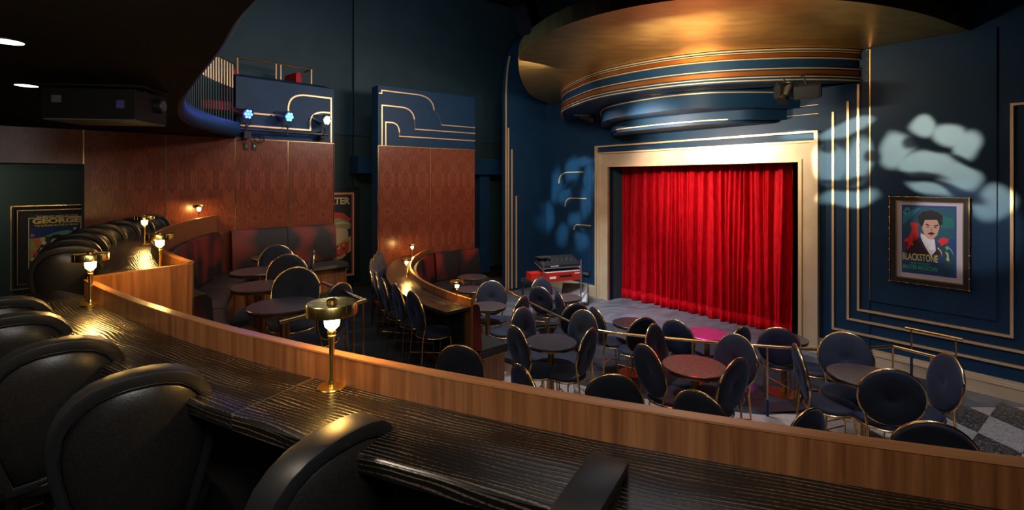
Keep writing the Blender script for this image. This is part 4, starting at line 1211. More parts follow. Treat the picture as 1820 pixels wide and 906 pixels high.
# ================================================================ BAR STOOLS
def make_stool(name='bar_stool'):
    t = empty(name)
    hw = [(0.0, 0.03), (0.006, 0.068), (0.022, 0.114), (0.05, 0.152), (0.09, 0.182), (0.14, 0.202), (0.20, 0.210), (0.27, 0.203), (0.35, 0.186), (0.44, 0.160), (0.53, 0.132)]
    top = 1.23
    R_ = [(w, top - d) for d, w in hw]
    outline = [(-w, z) for w, z in R_[::-1]] + R_
    def pos(x, z, y, k=1.0, dz=0.0):
        cx, czz = 0.0, top - 0.29
        X = cx + (x - cx) * k; Z = czz + (z - czz) * k + dz
        return Vector((X, -0.20 + y + 0.9 * X * X - (top - Z) * -0.10 - 0.06, Z))
    spec = [(0.92, 0.075), (1.0, 0.078), (1.012, 0.070), (1.012, 0.0), (1.004, -0.010), (0.985, -0.012), (0.89, -0.008), (0.878, 0.0), (0.874, 0.012)]
    bm = new()
    rings = [[bm.verts.new(pos(x, z, y, k)) for x, z in outline] for k, y in spec]
    n = len(outline)
    for a, b_ in zip(rings, rings[1:]):
        for i in range(n): bm.faces.new((a[i], a[(i + 1) % n], b_[(i + 1) % n], b_[i]))
    c1 = bm.verts.new(pos(0, top - 0.29, 0.06)); 
    for i in range(n): bm.faces.new((rings[0][(i + 1) % n], rings[0][i], c1))
    obj('back_shell', bm, M['shell'], t, True)
    bm = new()
    spec = [(0.876, 0.016), (0.855, 0.004), (0.83, -0.003), (0.6, -0.012), (0.3, -0.018)]
    rings = [[bm.verts.new(pos(x, z, y, k)) for x, z in outline] for k, y in spec]
    for a, b_ in zip(rings, rings[1:]):
        for i in range(n): bm.faces.new((a[i], a[(i + 1) % n], b_[(i + 1) % n], b_[i]))
    c1 = bm.verts.new(pos(0, top - 0.29, -0.02))
    for i in range(n): bm.faces.new((rings[-1][i], rings[-1][(i + 1) % n], c1))
    obj('back_pad', bm, M['leather'], t, 'all')
    bm = new(); ring = [pos(x, z, -0.003, 0.876) for x, z in outline]; tube(bm, ring, 0.0035, 6, True); obj('piping', bm, M['leather'], t, 'all')
    bm = new(); lathe(bm, [(0, 0.66), (0.20, 0.66), (0.225, 0.68), (0.23, 0.71), (0.21, 0.74), (0, 0.75)], 28, (0, 0.02, 0)); obj('seat', bm, M['leather'], t, True)
    bm = new(); tube(bm, [(0, 0, 0.02), (0, 0, 0.67)], 0.028, 14); obj('column', bm, M['shell'], t, True)
    bm = new(); tube(bm, [(0.17 * math.cos(2 * PI * i / 24), 0.17 * math.sin(2 * PI * i / 24), 0.26) for i in range(24)], 0.010, 8, True)
    tube(bm, [(-0.17, 0, 0.26), (0.17, 0, 0.26)], 0.008, 6); obj('foot_ring', bm, M['brass_dark'], t, 'all')
    bm = new(); lathe(bm, [(0, 0), (0.22, 0), (0.22, 0.012), (0.05, 0.03), (0, 0.03)], 28); obj('base_plate', bm, M['shell'], t, True)
    return t
st0 = make_stool(); sf = [True]
def stool(x, y, th, z, label, group):
    a = math.radians(th); f = Vector((math.sin(a), math.cos(a)))
    loc = (x + f.x * 0.22, y + f.y * 0.22, z)
    if sf[0]: o = st0; sf[0] = False; o.location = loc; o.rotation_euler = (0, 0, -a)
    else: o = copy_tree(st0, loc, -a)
    return tag(o, label, 'bar stool', group)
GS = 'black leather stools at the near counter'
for x, y, th, lab in ((-1.14, 1.50, -43, 'black leather bar stool with a softly lit grained back panel, widest in view'),
                      (-0.44, 1.25, -58, 'black leather bar stool turned aside near the pale joint in the counter'),
                      (0.18, 1.05, -60, 'black leather bar stool showing only its rounded top below the plain counter'),
                      (-1.66, 1.79, -46, 'black leather bar stool in shadow, partly behind the widest one'),
                      (-2.17, 2.13, -46, 'black leather bar stool with only its rim lit, second from the counter end'),
                      (-2.53, 2.42, -46, 'black leather bar stool at the dark end of the near counter')):
    stool(x, y, th, H - 1.23 - (0.63 if x > -1 else 0.585), lab, GS)
GS2 = 'black leather stools behind the upper booth'
ords = ['its back panel lit', 'second in the row', 'third in the row', 'fourth in the row', 'fourth from the wall', 'third from the wall', 'second from the wall', 'last against the mahogany wall']
for k in range(8):
    ang = 222.8 - k * 4.0
    q = Vector(C2) + Vector((math.cos(math.radians(ang)), math.sin(math.radians(ang)))) * (R2 + 0.56)
    stool(q.x, q.y, -42 + k * 2.0, H - 1.23 - 0.475, 'black bar stool behind the upper booth counter, ' + ords[k], GS2)

# ================================================================ HANDRAILS
def handrail(name, pts, z, posts, label, r=0.017, foot=Z1, sleeve=None):
    t = empty(name, (pts[0].x, pts[0].y, foot)); tag(t, label, 'handrail')
    bm = new(); tube(bm, [(p.x, p.y, z) for p in pts], r, 10); child('rail', bm, M['brass'], t, True)
    for (x, y, f_) in posts:
        bm = new(); tube(bm, [(x, y, f_ + 0.45), (x, y, z)], 0.009, 8); child('post', bm, M['brass'], t, True)
        bm = new(); tube(bm, [(x, y, f_), (x, y, f_ + 0.46)], 0.014, 8); child('post_sleeve', bm, M['navy'], t, True)
    return t
hr = catmull([P(x, y, 1.8).xy for x, y in ((895, 511), (930, 531), (1015, 572), (1065, 588), (1230, 605), (1335, 613), (1450, 620.5), (1520, 620), (1587, 615))], 6)
z_ = H - 1.8
pz = [P(x, y, 1.8) for x, y in ((938, 535), (1073, 589), (1231, 605), (1364, 616), (1500, 621))]
handrail('handrail', hr, z_, [(p.x, p.y, Z2 if 0.2 < p.x else Z1) for p in pz], 'long curved brass handrail sweeping round the pit before the stage')
a, b_ = P(1587, 615, 1.8), P(1672, 636, 1.8)
handrail('handrail', [a.xy, b_.xy], z_, [(a.x, a.y, Z1), (P(1655, 632, 1.8).x, P(1655, 632, 1.8).y, Z1)], 'short brass handrail on two posts running back from the end of the long curved one')
a, b_ = P(1609, 582, 1.8), P(1711, 603, 1.8)
pa_, pb_ = P(1620, 584, 1.8), P(1699, 600.5, 1.8)
handrail('handrail', [a.xy, b_.xy], z_, [(pa_.x, pa_.y, Z1), (pb_.x, pb_.y, Z1)], 'short brass handrail on two posts close to the navy poster wall')
# booth stair rails
c_ = [P(574, 502, 1.0), P(619, 522, 1.0), P(649, 534, 1.0), P(634, 538, 1.0)]
handrail('handrail', [p.xy for p in c_], H - 1.0, [(P(645, 534, 1.0).x, P(645, 534, 1.0).y, ZM), (P(628, 539, 1.0).x, P(628, 539, 1.0).y, ZM)], 'brass stair rail with a hooked end beyond the near lamp', foot=ZL)
c_ = [P(495, 573, 1.0), P(546, 560, 1.0), P(634, 539, 1.0)]
handrail('handrail', [p.xy for p in c_], H - 1.0, [(P(513, 569, 1.0).x, P(513, 569, 1.0).y, ZL)], 'straight brass stair rail running from the upper booth floor behind the near lamp', foot=ZL)

# ================================================================ PRINTED POSTERS
def text_mesh(name, s, m, parent, fr, u, z, w, h, s_off, weight=0.0):
    """flat lettering fitted into a w x h box whose lower left corner is (u, z) in the frame, read along -u or +u"""
    cu = bpy.data.curves.new(name, 'FONT'); cu.body = s; cu.size = 1.0; cu.offset = weight; cu.resolution_u = 3
    to = bpy.data.objects.new(name, cu); COL.objects.link(to)
    bpy.context.view_layer.update()
    dg = bpy.context.evaluated_depsgraph_get()
    me = bpy.data.meshes.new_from_object(to.evaluated_get(dg)); bpy.data.objects.remove(to)
    xs = [v.co.x for v in me.vertices]; ys = [v.co.y for v in me.vertices]
    x0, x1, y0, y1 = min(xs), max(xs), min(ys), max(ys)
    for v in me.vertices:
        a = (v.co.x - x0) / (x1 - x0); b = (v.co.y - y0) / (y1 - y0)
        v.co = fr.pt(u + fr.sg * a * w, s_off, z + b * h) - parent.location
    me.materials.append(m); me.name = name
    o = bpy.data.objects.new(name, me); COL.objects.link(o); o.parent = parent
    return o
PM = {}
def ink(c):
    k = tuple(round(x, 3) for x in c)
    if k not in PM: PM[k] = mat('printing_ink', c, 0.6)
    return PM[k]
def poly(name, fr, pts, c, parent, s_off, u0, z0, W_, H_):
    bm = new()
    f = bm.faces.new([bm.verts.new(fr.pt(u0 + fr.sg * x * W_, s_off, z0 + y * H_) - parent.location) for x, y in pts])
    bmesh.ops.triangulate(bm, faces=[f])
    me = bpy.data.meshes.new(name); bm.to_mesh(me); bm.free(); me.materials.append(ink(c))
    o = bpy.data.objects.new(name, me); COL.objects.link(o); o.parent = parent
    return o
def ell(cx, cy, rx, ry, n=18, a0=0, a1=360):
    return [(cx + rx * math.cos(math.radians(a0 + (a1 - a0) * i / n)), cy + ry * math.sin(math.radians(a0 + (a1 - a0) * i / n))) for i in range(n)]
def framed(name, fr, ul, ur, zb, zt, label, fw, fm, matc, mats, art, fd=0.03, beads=None, off=0.0):
    """frame whose left picture edge is at ul (fr.sg says which way u grows to the right)"""
    t = empty(name, fr.pt((ul + ur) / 2, off, zb)); tag(t, label, 'poster')
    W_, H_ = abs(ur - ul), zt - zb
    sg = fr.sg
    def bx(n, a, b, s0, s1, z0, z1, m):
        bm = new(); fr.box(bm, min(ul + sg * a, ul + sg * b), max(ul + sg * a, ul + sg * b), s0 + off, s1 + off, z0, z1); return child(n, bm, m, t)
    for (a, b, z0, z1) in ((0, fw, zb, zt), (W_ - fw, W_, zb, zt), (fw, W_ - fw, zb, zb + fw), (fw, W_ - fw, zt - fw, zt)):
        bx('frame_side', a, b, 0.002, fd, z0, z1, fm)
    if beads:
        for (k, wd, m) in beads:
            for (a, b, z0, z1) in ((k, k + wd, zb + k, zt - k), (W_ - k - wd, W_ - k, zb + k, zt - k), (k, W_ - k, zb + k, zb + k + wd), (k, W_ - k, zt - k - wd, zt - k)):
                bx('gilt_bead', a, b, fd - 0.001 if k < fw else 0.012, fd + 0.006 if k < fw else 0.018, z0, z1, m)
    bx('mount', fw, W_ - fw, 0.002, 0.010, zb + fw, zt - fw, matc)
    ms = mats
    bx('print', ms[0], W_ - ms[1], 0.010, 0.012, zb + ms[2], zt - ms[3], ink(art['bg']))
    U0, Z0 = ul + sg * ms[0], zb + ms[2]; PW, PH = W_ - ms[0] - ms[1], H_ - ms[2] - ms[3]
    lay = 0.0125 + off
    for i, (n, pts, c) in enumerate(art['shapes']):
        poly(n, fr, pts, c, t, lay + i * 0.00012, U0, Z0, PW, PH)
    for (s, x, y, w, h, c, wt) in art['text']:
        text_mesh('lettering', s, ink(c), t, fr, U0 + sg * x * PW, Z0 + y * PH, w * PW, h * PH, lay + 0.008, wt)
    return t
WS.sg = -1; BL.sg = -1; BM.sg = 1; WL.sg = -1
# poster on the navy wall
ul, ur = WS.u(1581.5, 0.05), WS.u(1724, 0.05)
zt, zb = WS.z(1581.5, 348.5, 0.05), WS.z(1581.5, 498, 0.05)
suit, skin, hair, shirt, red, dk = (0.03, 0.008, 0.02), (0.62, 0.36, 0.26), (0.012, 0.01, 0.014), (0.70, 0.70, 0.72), (0.75, 0.03, 0.03), (0.01, 0.02, 0.05)
shapes = [
    ('print_shape', [(0.04, 0.97), (0.97, 0.97), (0.97, 0.55), (0.6, 0.5), (0.3, 0.62), (0.04, 0.60)], (0.012, 0.10, 0.15)),
    ('print_shape', [(0.02, 0.85), (0.20, 0.93), (0.38, 0.97), (0.15, 0.80), (0.02, 0.70)], (0.03, 0.22, 0.42)),
    ('print_shape', [(0.02, 0.90), (0.10, 0.97), (0.16, 0.95), (0.15, 0.86), (0.06, 0.83)], (0.05, 0.35, 0.50)),
    ('print_shape', [(0.03, 0.925), (0.08, 0.91), (0.14, 0.925), (0.12, 0.885), (0.08, 0.90)], (0.01, 0.01, 0.02)),
    ('print_shape', [(0.66, 0.80), (0.80, 0.86), (0.95, 0.83), (0.97, 0.70), (0.75, 0.68)], (0.01, 0.16, 0.14)),
    ('print_shape', [(0.06, 0.27), (0.10, 0.45), (0.30, 0.53), (0.42, 0.50), (0.60, 0.46), (0.72, 0.38), (0.70, 0.27)], suit),
    ('print_shape', [(0.35, 0.57), (0.40, 0.46), (0.55, 0.27), (0.64, 0.36), (0.62, 0.52)], shirt),
    ('print_shape', [(0.38, 0.50), (0.53, 0.27), (0.46, 0.27), (0.33, 0.52)], suit),
    ('print_shape', [(0.36, 0.60), (0.60, 0.50), (0.61, 0.44), (0.52, 0.40), (0.40, 0.48)], (0.78, 0.78, 0.80)),
    ('print_shape', [(0.52, 0.40), (0.60, 0.43), (0.61, 0.37), (0.55, 0.385), (0.50, 0.36)], (0.85, 0.85, 0.86)),
    ('print_shape', [(0.40, 0.66), (0.43, 0.57), (0.50, 0.52), (0.58, 0.515), (0.66, 0.58), (0.70, 0.68), (0.71, 0.78), (0.60, 0.84), (0.46, 0.82), (0.40, 0.76)], skin),
    ('print_shape', [(0.385, 0.70), (0.405, 0.71), (0.41, 0.63), (0.39, 0.64)], (0.50, 0.26, 0.19)),
    ('print_shape', [(0.40, 0.70), (0.44, 0.79), (0.52, 0.81), (0.66, 0.80), (0.705, 0.72), (0.76, 0.74), (0.76, 0.86), (0.68, 0.91), (0.55, 0.935), (0.40, 0.91), (0.31, 0.84), (0.32, 0.76), (0.37, 0.70)], hair),
    ('print_shape', [(0.44, 0.725), (0.53, 0.705), (0.53, 0.715), (0.48, 0.74)], hair),
    ('print_shape', [(0.60, 0.705), (0.69, 0.715), (0.68, 0.735), (0.60, 0.715)], hair),
    ('print_shape', ell(0.49, 0.692, 0.022, 0.008), hair), ('print_shape', ell(0.635, 0.690, 0.022, 0.008), hair),
    ('print_shape', [(0.555, 0.70), (0.585, 0.635), (0.545, 0.632)], (0.45, 0.22, 0.16)),
    ('print_shape', [(0.49, 0.60), (0.56, 0.622), (0.62, 0.605), (0.60, 0.588), (0.56, 0.60), (0.51, 0.585)], hair),
    ('print_shape', ell(0.558, 0.578, 0.028, 0.008), (0.55, 0.10, 0.08)),
    ('print_shape', ell(0.25, 0.705, 0.075, 0.045), red),
    ('print_shape', [(0.17, 0.74), (0.20, 0.70), (0.24, 0.73)], red),
    ('print_shape', [(0.30, 0.66), (0.33, 0.60), (0.30, 0.50), (0.26, 0.56), (0.20, 0.46), (0.13, 0.34), (0.10, 0.36), (0.13, 0.46), (0.04, 0.44), (0.06, 0.49), (0.14, 0.53), (0.18, 0.62), (0.22, 0.67)], red),
    ('print_shape', [(0.14, 0.46), (0.24, 0.44), (0.20, 0.40)], red),
    ('print_shape', ell(0.78, 0.51, 0.085, 0.045), red),
    ('print_shape', [(0.65, 0.50), (0.72, 0.47), (0.74, 0.41), (0.80, 0.47), (0.88, 0.55), (0.80, 0.53)], red),
    ('print_shape', [(0.66, 0.40), (0.80, 0.46), (0.90, 0.36), (0.97, 0.26), (0.95, 0.10), (0.80, 0.02), (0.72, 0.10), (0.76, 0.26)], (0.01, 0.06, 0.10)),
    ('print_shape', [(0.66, 0.40), (0.72, 0.36), (0.76, 0.28), (0.74, 0.36), (0.68, 0.41)], (0.60, 0.55, 0.30)),
    ('print_shape', [(0.80, 0.36), (0.84, 0.30), (0.82, 0.24), (0.88, 0.22), (0.86, 0.34)], (0.55, 0.52, 0.22)),
    ('print_shape', [(0.86, 0.44), (0.93, 0.38), (0.96, 0.30), (0.90, 0.38)], (0.10, 0.40, 0.25)),
    ('print_shape', [(0.80, 0.42), (0.83, 0.38), (0.90, 0.41), (0.84, 0.44)], (0.20, 0.40, 0.16)),
]
text = [('BLACKSTONE', 0.02, 0.19, 0.66, 0.105, (0.80, 0.66, 0.22), 0.02), ("THE WORLD'S", 0.17, 0.135, 0.37, 0.035, (0.03, 0.42, 0.36), 0.012),
        ('MASTER MAGICIAN', 0.03, 0.062, 0.64, 0.062, (0.06, 0.48, 0.22), 0.015)]
framed('framed_poster', WS, ul, ur, zb, zt, 'framed magician poster in black and gilt on the navy stage wall', 0.055, M['black'], mat('poster_mount', (0.55, 0.50, 0.55), 0.6), (0.125, 0.125, 0.13, 0.11),
       {'bg': (0.015, 0.06, 0.20), 'shapes': shapes, 'text': text}, off=0.024, fd=0.045, beads=[(0.0, 0.008, M['brass']), (0.055, 0.014, M['brass_dark'])])
# gilt knots round the outer edge of that frame
bm = new()
W_ = abs(ur - ul)
for k in range(9):
    f_ = k / 8
    for u_, z__ in ((ul - f_ * W_, zt - 0.002), (ul - f_ * W_, zb + 0.002), (ul, zb + f_ * (zt - zb)), (ur, zb + f_ * (zt - zb))):
        lathe(bm, [(0, -0.012), (0.010, -0.006), (0.012, 0), (0.010, 0.006), (0, 0.012)], 8, WS.pt(u_, 0.069, z__))
po = [o for o in bpy.data.objects if o.name.startswith('framed_poster')][0]
child('gilt_knots', bm, M['brass'], po, True)

# poster in the corridor recess
ul, ur = BL.u(18.5, 0.02), BL.u(172, 0.02)
zt, zb = BL.z(18.5, 366, 0.02), BL.z(18.5, 516.5, 0.02)
W_ = abs(ur - ul)
sp = [('print_shape', [(0, 0), (1, 0), (1, 0.70), (0, 0.70)], (0.02, 0.035, 0.04)),
      ('print_shape', [(0, 0.58), (0.3, 0.66), (1, 0.64), (1, 0.78), (0, 0.78)], (0.01, 0.03, 0.14)),
      ('print_shape', [(0.25, 0.63), (0.5, 0.70), (0.70, 0.72), (0.85, 0.68), (0.66, 0.64), (0.45, 0.62)], (0.10, 0.30, 0.16)),
      ('print_shape', [(0, 0.25), (0.25, 0.55), (0.2, 0.62), (0, 0.60)], (0.30, 0.28, 0.08)),
      ('print_shape', [(0.58, 0.50), (0.72, 0.73), (0.68, 0.55)], (0.12, 0.38, 0.28)),
      ('print_shape', [(0.70, 0.60), (0.88, 0.72), (0.80, 0.55)], (0.12, 0.38, 0.28)),
      ('print_shape', ell(0.50, 0.585, 0.14, 0.075), (0.008, 0.008, 0.010)),
      ('print_shape', ell(0.45, 0.53, 0.07, 0.065), (0.55, 0.30, 0.15)),
      ('print_shape', [(0.30, 0.48), (0.44, 0.47), (0.62, 0.50), (0.66, 0.2), (0.45, 0.12), (0.30, 0.2)], (0.006, 0.006, 0.007))]
rr = random.Random(3)
for (x, y, r, c) in ((0.12, 0.56, 0.055, (0.65, 0.12, 0.03)), (0.24, 0.59, 0.05, (0.70, 0.40, 0.15)), (0.26, 0.53, 0.045, (0.75, 0.55, 0.30)), (0.05, 0.66, 0.04, (0.45, 0.10, 0.05)), (0.15, 0.49, 0.05, (0.55, 0.12, 0.04)),
                     (0.23, 0.42, 0.05, (0.60, 0.30, 0.10)), (0.05, 0.38, 0.045, (0.65, 0.10, 0.02)), (0.30, 0.36, 0.06, (0.50, 0.03, 0.02)), (0.16, 0.34, 0.07, (0.55, 0.04, 0.03)), (0.07, 0.27, 0.05, (0.60, 0.42, 0.08)),
                     (0.10, 0.14, 0.035, (0.60, 0.45, 0.25)), (0.84, 0.74, 0.03, (0.65, 0.45, 0.12)), (0.02, 0.60, 0.03, (0.10, 0.30, 0.12))):
    sp.append(('print_shape', ell(x, y, r, r * 0.72, 12), c))
sp.append(('print_shape', [(0.13, 0.30), (0.20, 0.40), (0.30, 0.28), (0.32, 0.22), (0.20, 0.24)], (0.50, 0.03, 0.02)))
yl = (0.72, 0.50, 0.16)
framed('framed_poster', BL, ul, ur, zb, zt, 'framed yellow-lettered touring poster in the dark corridor behind the bar stools', 0.035, M['black'], M['black'], (0.19, 0.16, 0.17, 0.13),
       {'bg': (0.015, 0.02, 0.035), 'shapes': sp, 'text': [('TRIUMPHANT AMERICAN TOUR', 0.12, 0.942, 0.78, 0.035, yl, 0.015), ('GEORGE', 0.05, 0.845, 0.90, 0.085, yl, 0.05), ('THE SUPREME MASTER OF MAGIC', 0.08, 0.795, 0.84, 0.035, yl, 0.015), ('18', 0.17, 0.075, 0.07, 0.04, yl, 0.02), ('PEOPLE', 0.07, 0.022, 0.27, 0.04, yl, 0.02)]},
       fd=0.03, beads=[(0.0, 0.012, M['brass']), (0.065, 0.010, M['brass_dark']), (0.178, 0.009, M['trim'])])
# tall poster between the timber piers
bmu = BM
ur, ul = BM.u(640, 0.02), BM.u(640, 0.02) - 1.12
zt, zb = BM.z(640, 331, 0.02), BM.z(640, 498, 0.02)
cr_, or_ = (0.60, 0.42, 0.20), (0.55, 0.05, 0.02)
sp = [('print_shape', [(0.03, 0.015), (0.97, 0.015), (0.97, 0.985), (0.03, 0.985)], (0.60, 0.03, 0.02)),
      ('print_shape', [(0.06, 0.03), (0.94, 0.03), (0.94, 0.97), (0.06, 0.97)], (0.016, 0.014, 0.012)),
      ('print_shape', ell(0.62, 0.50, 0.24, 0.13), (0.62, 0.40, 0.20)),
      ('print_shape', [(0.36, 0.55), (0.45, 0.50), (0.38, 0.47), (0.47, 0.43), (0.46, 0.38), (0.62, 0.38), (0.66, 0.56)], (0.62, 0.40, 0.20)),
      ('print_shape', [(0.36, 0.64), (0.55, 0.70), (0.80, 0.70), (0.92, 0.62), (0.90, 0.56), (0.66, 0.58), (0.45, 0.58)], (0.35, 0.28, 0.10)),
      ('print_shape', [(0.30, 0.66), (0.46, 0.77), (0.72, 0.76), (0.93, 0.68), (0.88, 0.65), (0.62, 0.70), (0.42, 0.68)], or_),
      ('print_shape', [(0.42, 0.62), (0.70, 0.66), (0.90, 0.62), (0.70, 0.63)], (0.62, 0.45, 0.22)),
      ('print_shape', [(0.44, 0.545), (0.54, 0.545), (0.56, 0.56), (0.46, 0.555)], (0.05, 0.02, 0.01)),
      ('print_shape', [(0.30, 0.22), (0.42, 0.33), (0.62, 0.40), (0.92, 0.48), (0.92, 0.30), (0.70, 0.21)], (0.45, 0.30, 0.08)),
      ('print_shape', [(0.34, 0.24), (0.50, 0.34), (0.72, 0.40), (0.88, 0.42), (0.86, 0.30), (0.66, 0.24)], (0.55, 0.05, 0.02))]
for k in range(16):
    sp.append(('print_shape', ell(0.42 + 0.45 * rr.random(), 0.26 + 0.12 * rr.random(), 0.025, 0.012, 8), rr.choice([(0.02, 0.02, 0.02), (0.65, 0.45, 0.10), (0.70, 0.10, 0.03)])))
framed('framed_poster', BM, ul, ur, zb, zt, 'tall red-bordered poster of a turbaned conjurer between the two mahogany piers', 0.05, M['black'], M['black'], (0.13, 0.13, 0.13, 0.13),
       {'bg': (0.62, 0.42, 0.18), 'shapes': sp, 'text': [('CARTER', 0.10, 0.86, 0.80, 0.085, (0.68, 0.48, 0.20), 0.04), ('The', 0.38, 0.165, 0.16, 0.035, yl, 0.02), ('W', 0.36, 0.06, 0.13, 0.10, yl, 0.03), ("ORLD'S", 0.51, 0.135, 0.26, 0.026, yl, 0.02), ('EIRD', 0.51, 0.105, 0.20, 0.024, yl, 0.02), ('ONDERFUL', 0.51, 0.078, 0.36, 0.022, yl, 0.02), ('IZARD', 0.51, 0.050, 0.24, 0.022, yl, 0.02)]}, fd=0.035)
# sliver of a gilt frame in the second gap
ul = BM.u(830, 0.02); ur = BM.u(853, 0.02)
framed('framed_picture', BM, ul, ur, BM.z(850, 484, 0.02), BM.z(850, 329, 0.02), 'gilt picture frame of which one upright shows beside the mahogany pier', 0.045, M['brass_dark'], M['teal'], (0.06, 0.06, 0.06, 0.06), {'bg': (0.02, 0.04, 0.06), 'shapes': [], 'text': []}, fd=0.03)

# ================================================================ CEILING FITTINGS
def downlight(px, py, lab):
    p = P(px, py, -0.672)
    t = empty('downlight', (p.x, p.y, H + 0.672)); tag(t, lab, 'ceiling light', 'recessed downlights under the balcony')
    bm = new(); lathe(bm, [(0.062, 0), (0.078, 0), (0.078, -0.004), (0.062, -0.004)], 28); obj('trim_ring', bm, M['black'], t, True)
    bm = new(); lathe(bm, [(0, -0.002), (0.064, -0.002), (0.064, -0.0035), (0, -0.0035)], 28); obj('diffuser', bm, M['downlight'], t)
downlight(12, 73, 'round recessed downlight in the black soffit nearest the camera')
downlight(47, 151.5, 'round recessed downlight in the black soffit beside the projector')
downlight(224, 221.5, 'small round recessed downlight beyond the projector above the mahogany wall')
# projector
pj = P(197, 160, -0.672)
pc = Vector((-2.97, 3.60, H + 0.672))
t = empty('ceiling_projector', pc, math.radians(8)); tag(t, 'black projector hung under the soffit between the downlights', 'projector')
bm = new(); box(bm, (0, -0.02, -0.008), (0.66, 0.34, 0.014)); obj('mount_plate', bm, M['black'], t)
bm = new(); box(bm, (0, 0, -0.14), (0.58, 0.40, 0.21)); bmesh.ops.bevel(bm, geom=bm.edges[:], offset=0.01, segments=2); obj('housing', bm, M['shell'], t, True)
bm = new(); box(bm, (0, 0, -0.249), (0.57, 0.39, 0.008)); obj('bottom_cover', bm, M['grey'], t)
for sx in (-0.25, 0.25):
    bm = new(); tube(bm, [(sx, 0, -0.01), (sx, 0, -0.05)], 0.012, 8); obj('hanger', bm, M['black'], t)
bm = new(); box(bm, (-0.20, -0.2015, -0.11), (0.06, 0.002, 0.05)); obj('maker_plate', bm, M['grey'], t)
bm = new(); box(bm, (0.20, -0.2015, -0.14), (0.05, 0.002, 0.055)); obj('maker_plate', bm, mat('violet_label', (0.10, 0.07, 0.30), 0.5), t)
bm = new(); tube(bm, [(0.27, 0.08, -0.11), (0.33, 0.08, -0.11)], 0.055, 20); obj('lens_barrel', bm, M['shell'], t, True)
bm = new(); tube(bm, [(0.325, 0.08, -0.11), (0.334, 0.08, -0.11)], 0.040, 20); obj('lens', bm, M['silver'], t, True)
# sprinkler
p = P(88, 165, -0.66)
t = empty('sprinkler_head', (p.x, p.y, H + 0.672)); tag(t, 'small sprinkler head in the soffit beside the projector', 'sprinkler')
bm = new(); lathe(bm, [(0, 0), (0.03, 0), (0.03, -0.004), (0.008, -0.008), (0.008, -0.03), (0.018, -0.034), (0, -0.036)], 14); obj('body', bm, M['silver'], t, True)

# ================================================================ STAGE LANTERNS on the balcony bar
barz = 0.86
t = empty('lighting_bar', WL.pt(1.0, 0.16, barz)); tag(t, 'black steel lighting bar clamped along the foot of the blue balcony front', 'lighting bar')
ua, ub2 = WL.u(425, 0.16), WL.u(583, 0.16)
bm = new(); tube(bm, [WL.pt(ua, 0.16, WL.z(425, 229, 0.16)), WL.pt(ub2, 0.16, WL.z(583, 240, 0.16))], 0.024, 10); child('bar', bm, M['shell'], t, True)
for px in (440, 575):
    u = WL.u(px, 0.16); bm = new(); WL.box(bm, u - 0.05, u + 0.05, 0.002, 0.17, WL.z(px, 246, 0.16), WL.z(px, 234, 0.16)); child('bracket', bm, M['black'], t)
def lantern(px, py, m, col, label, pw):
    u = WL.u(px, 0.20); z = WL.z(px, py, 0.20)
    c = WL.pt(u, 0.22, z)
    d = Vector((0.80, -0.34, -0.20)).normalized()
    t = empty('stage_lantern', c); tag(t, label, 'stage light', 'colour stage lanterns on the balcony bar')
    def T(bm):
        q = d.to_track_quat('X', 'Z').to_matrix().to_4x4(); bmesh.ops.transform(bm, matrix=q, verts=bm.verts); return bm
    def cyl(a, b, r0, r1, n=18):
        bm = new(); tube(bm, [(a, 0, 0), ((a + b) / 2, 0, 0), (b, 0, 0)], [r0, (r0 + r1) / 2, r1], n); return T(bm)
    obj('housing', cyl(-0.26, 0.02, 0.055, 0.088), M['silver'], t, True)
    obj('rear_cap', cyl(-0.29, -0.26, 0.045, 0.055), M['grey'], t, True)
    obj('front_ring', cyl(0.02, 0.05, 0.094, 0.094), M['shell'], t, True)
    bm = new()
    for k in range(7):
        a = 2 * PI * k / 6; r = 0 if k == 6 else 0.052
        b2 = new(); tube(b2, [(0.048, r * math.cos(a), r * math.sin(a)), (0.056, r * math.cos(a), r * math.sin(a))], 0.022, 10); T(b2)
        tmp = bpy.data.meshes.new('t'); b2.to_mesh(tmp); b2.free(); bm.from_mesh(tmp)
    obj('lens_cluster', bm, m, t)
    bm = new()
    tube(bm, [(0, 0, -0.30), (0, 0, -0.20), (0.02, -0.10, -0.15), (0.0, -0.11, 0.0)], 0.010, 6); tube(bm, [(0, 0, -0.20), (0.02, 0.10, -0.15), (0.0, 0.11, 0.0)], 0.010, 6); obj('yoke', bm, M['shell'], t, True)
    bm = new(); tube(bm, [(-0.26, 0.0, 0.02), (-0.34, 0.02, 0.0), (-0.36, 0.02, -0.12), (-0.30, 0.02, -0.26), (-0.15, 0.0, -0.30)], 0.007, 6); obj('cable', bm, M['black'], t, True)
    l = bpy.data.lights.new('lantern_beam', 'SPOT'); l.energy = pw; l.color = col; l.spot_size = math.radians(70); l.spot_blend = 0.8; l.shadow_soft_size = 0.05
    o = bpy.data.objects.new('lantern_beam', l); COL.objects.link(o); o.parent = t; o.location = d * 0.10; o.rotation_euler = d.to_track_quat('-Z', 'Y').to_euler()
    # light spilling back on the wall from the bright face
    l = bpy.data.lights.new('lens_spill', 'POINT'); l.energy = pw * 0.05; l.color = col; l.shadow_soft_size = 0.05
    o = bpy.data.objects.new('lens_spill', l); COL.objects.link(o); o.parent = t; o.location = d * 0.12
lantern(437, 202, M['led_blue'], (0.12, 0.10, 1.0), 'silver stage lantern shining deep blue beside the balusters', 45)
lantern(510, 207, M['led_cyan'], (0.05, 0.40, 1.0), 'silver stage lantern shining cyan, middle one on the bar', 45)
lantern(577, 213, M['led_white'], (0.75, 1.0, 0.85), 'silver stage lantern shining white at the open end of the bar', 60)
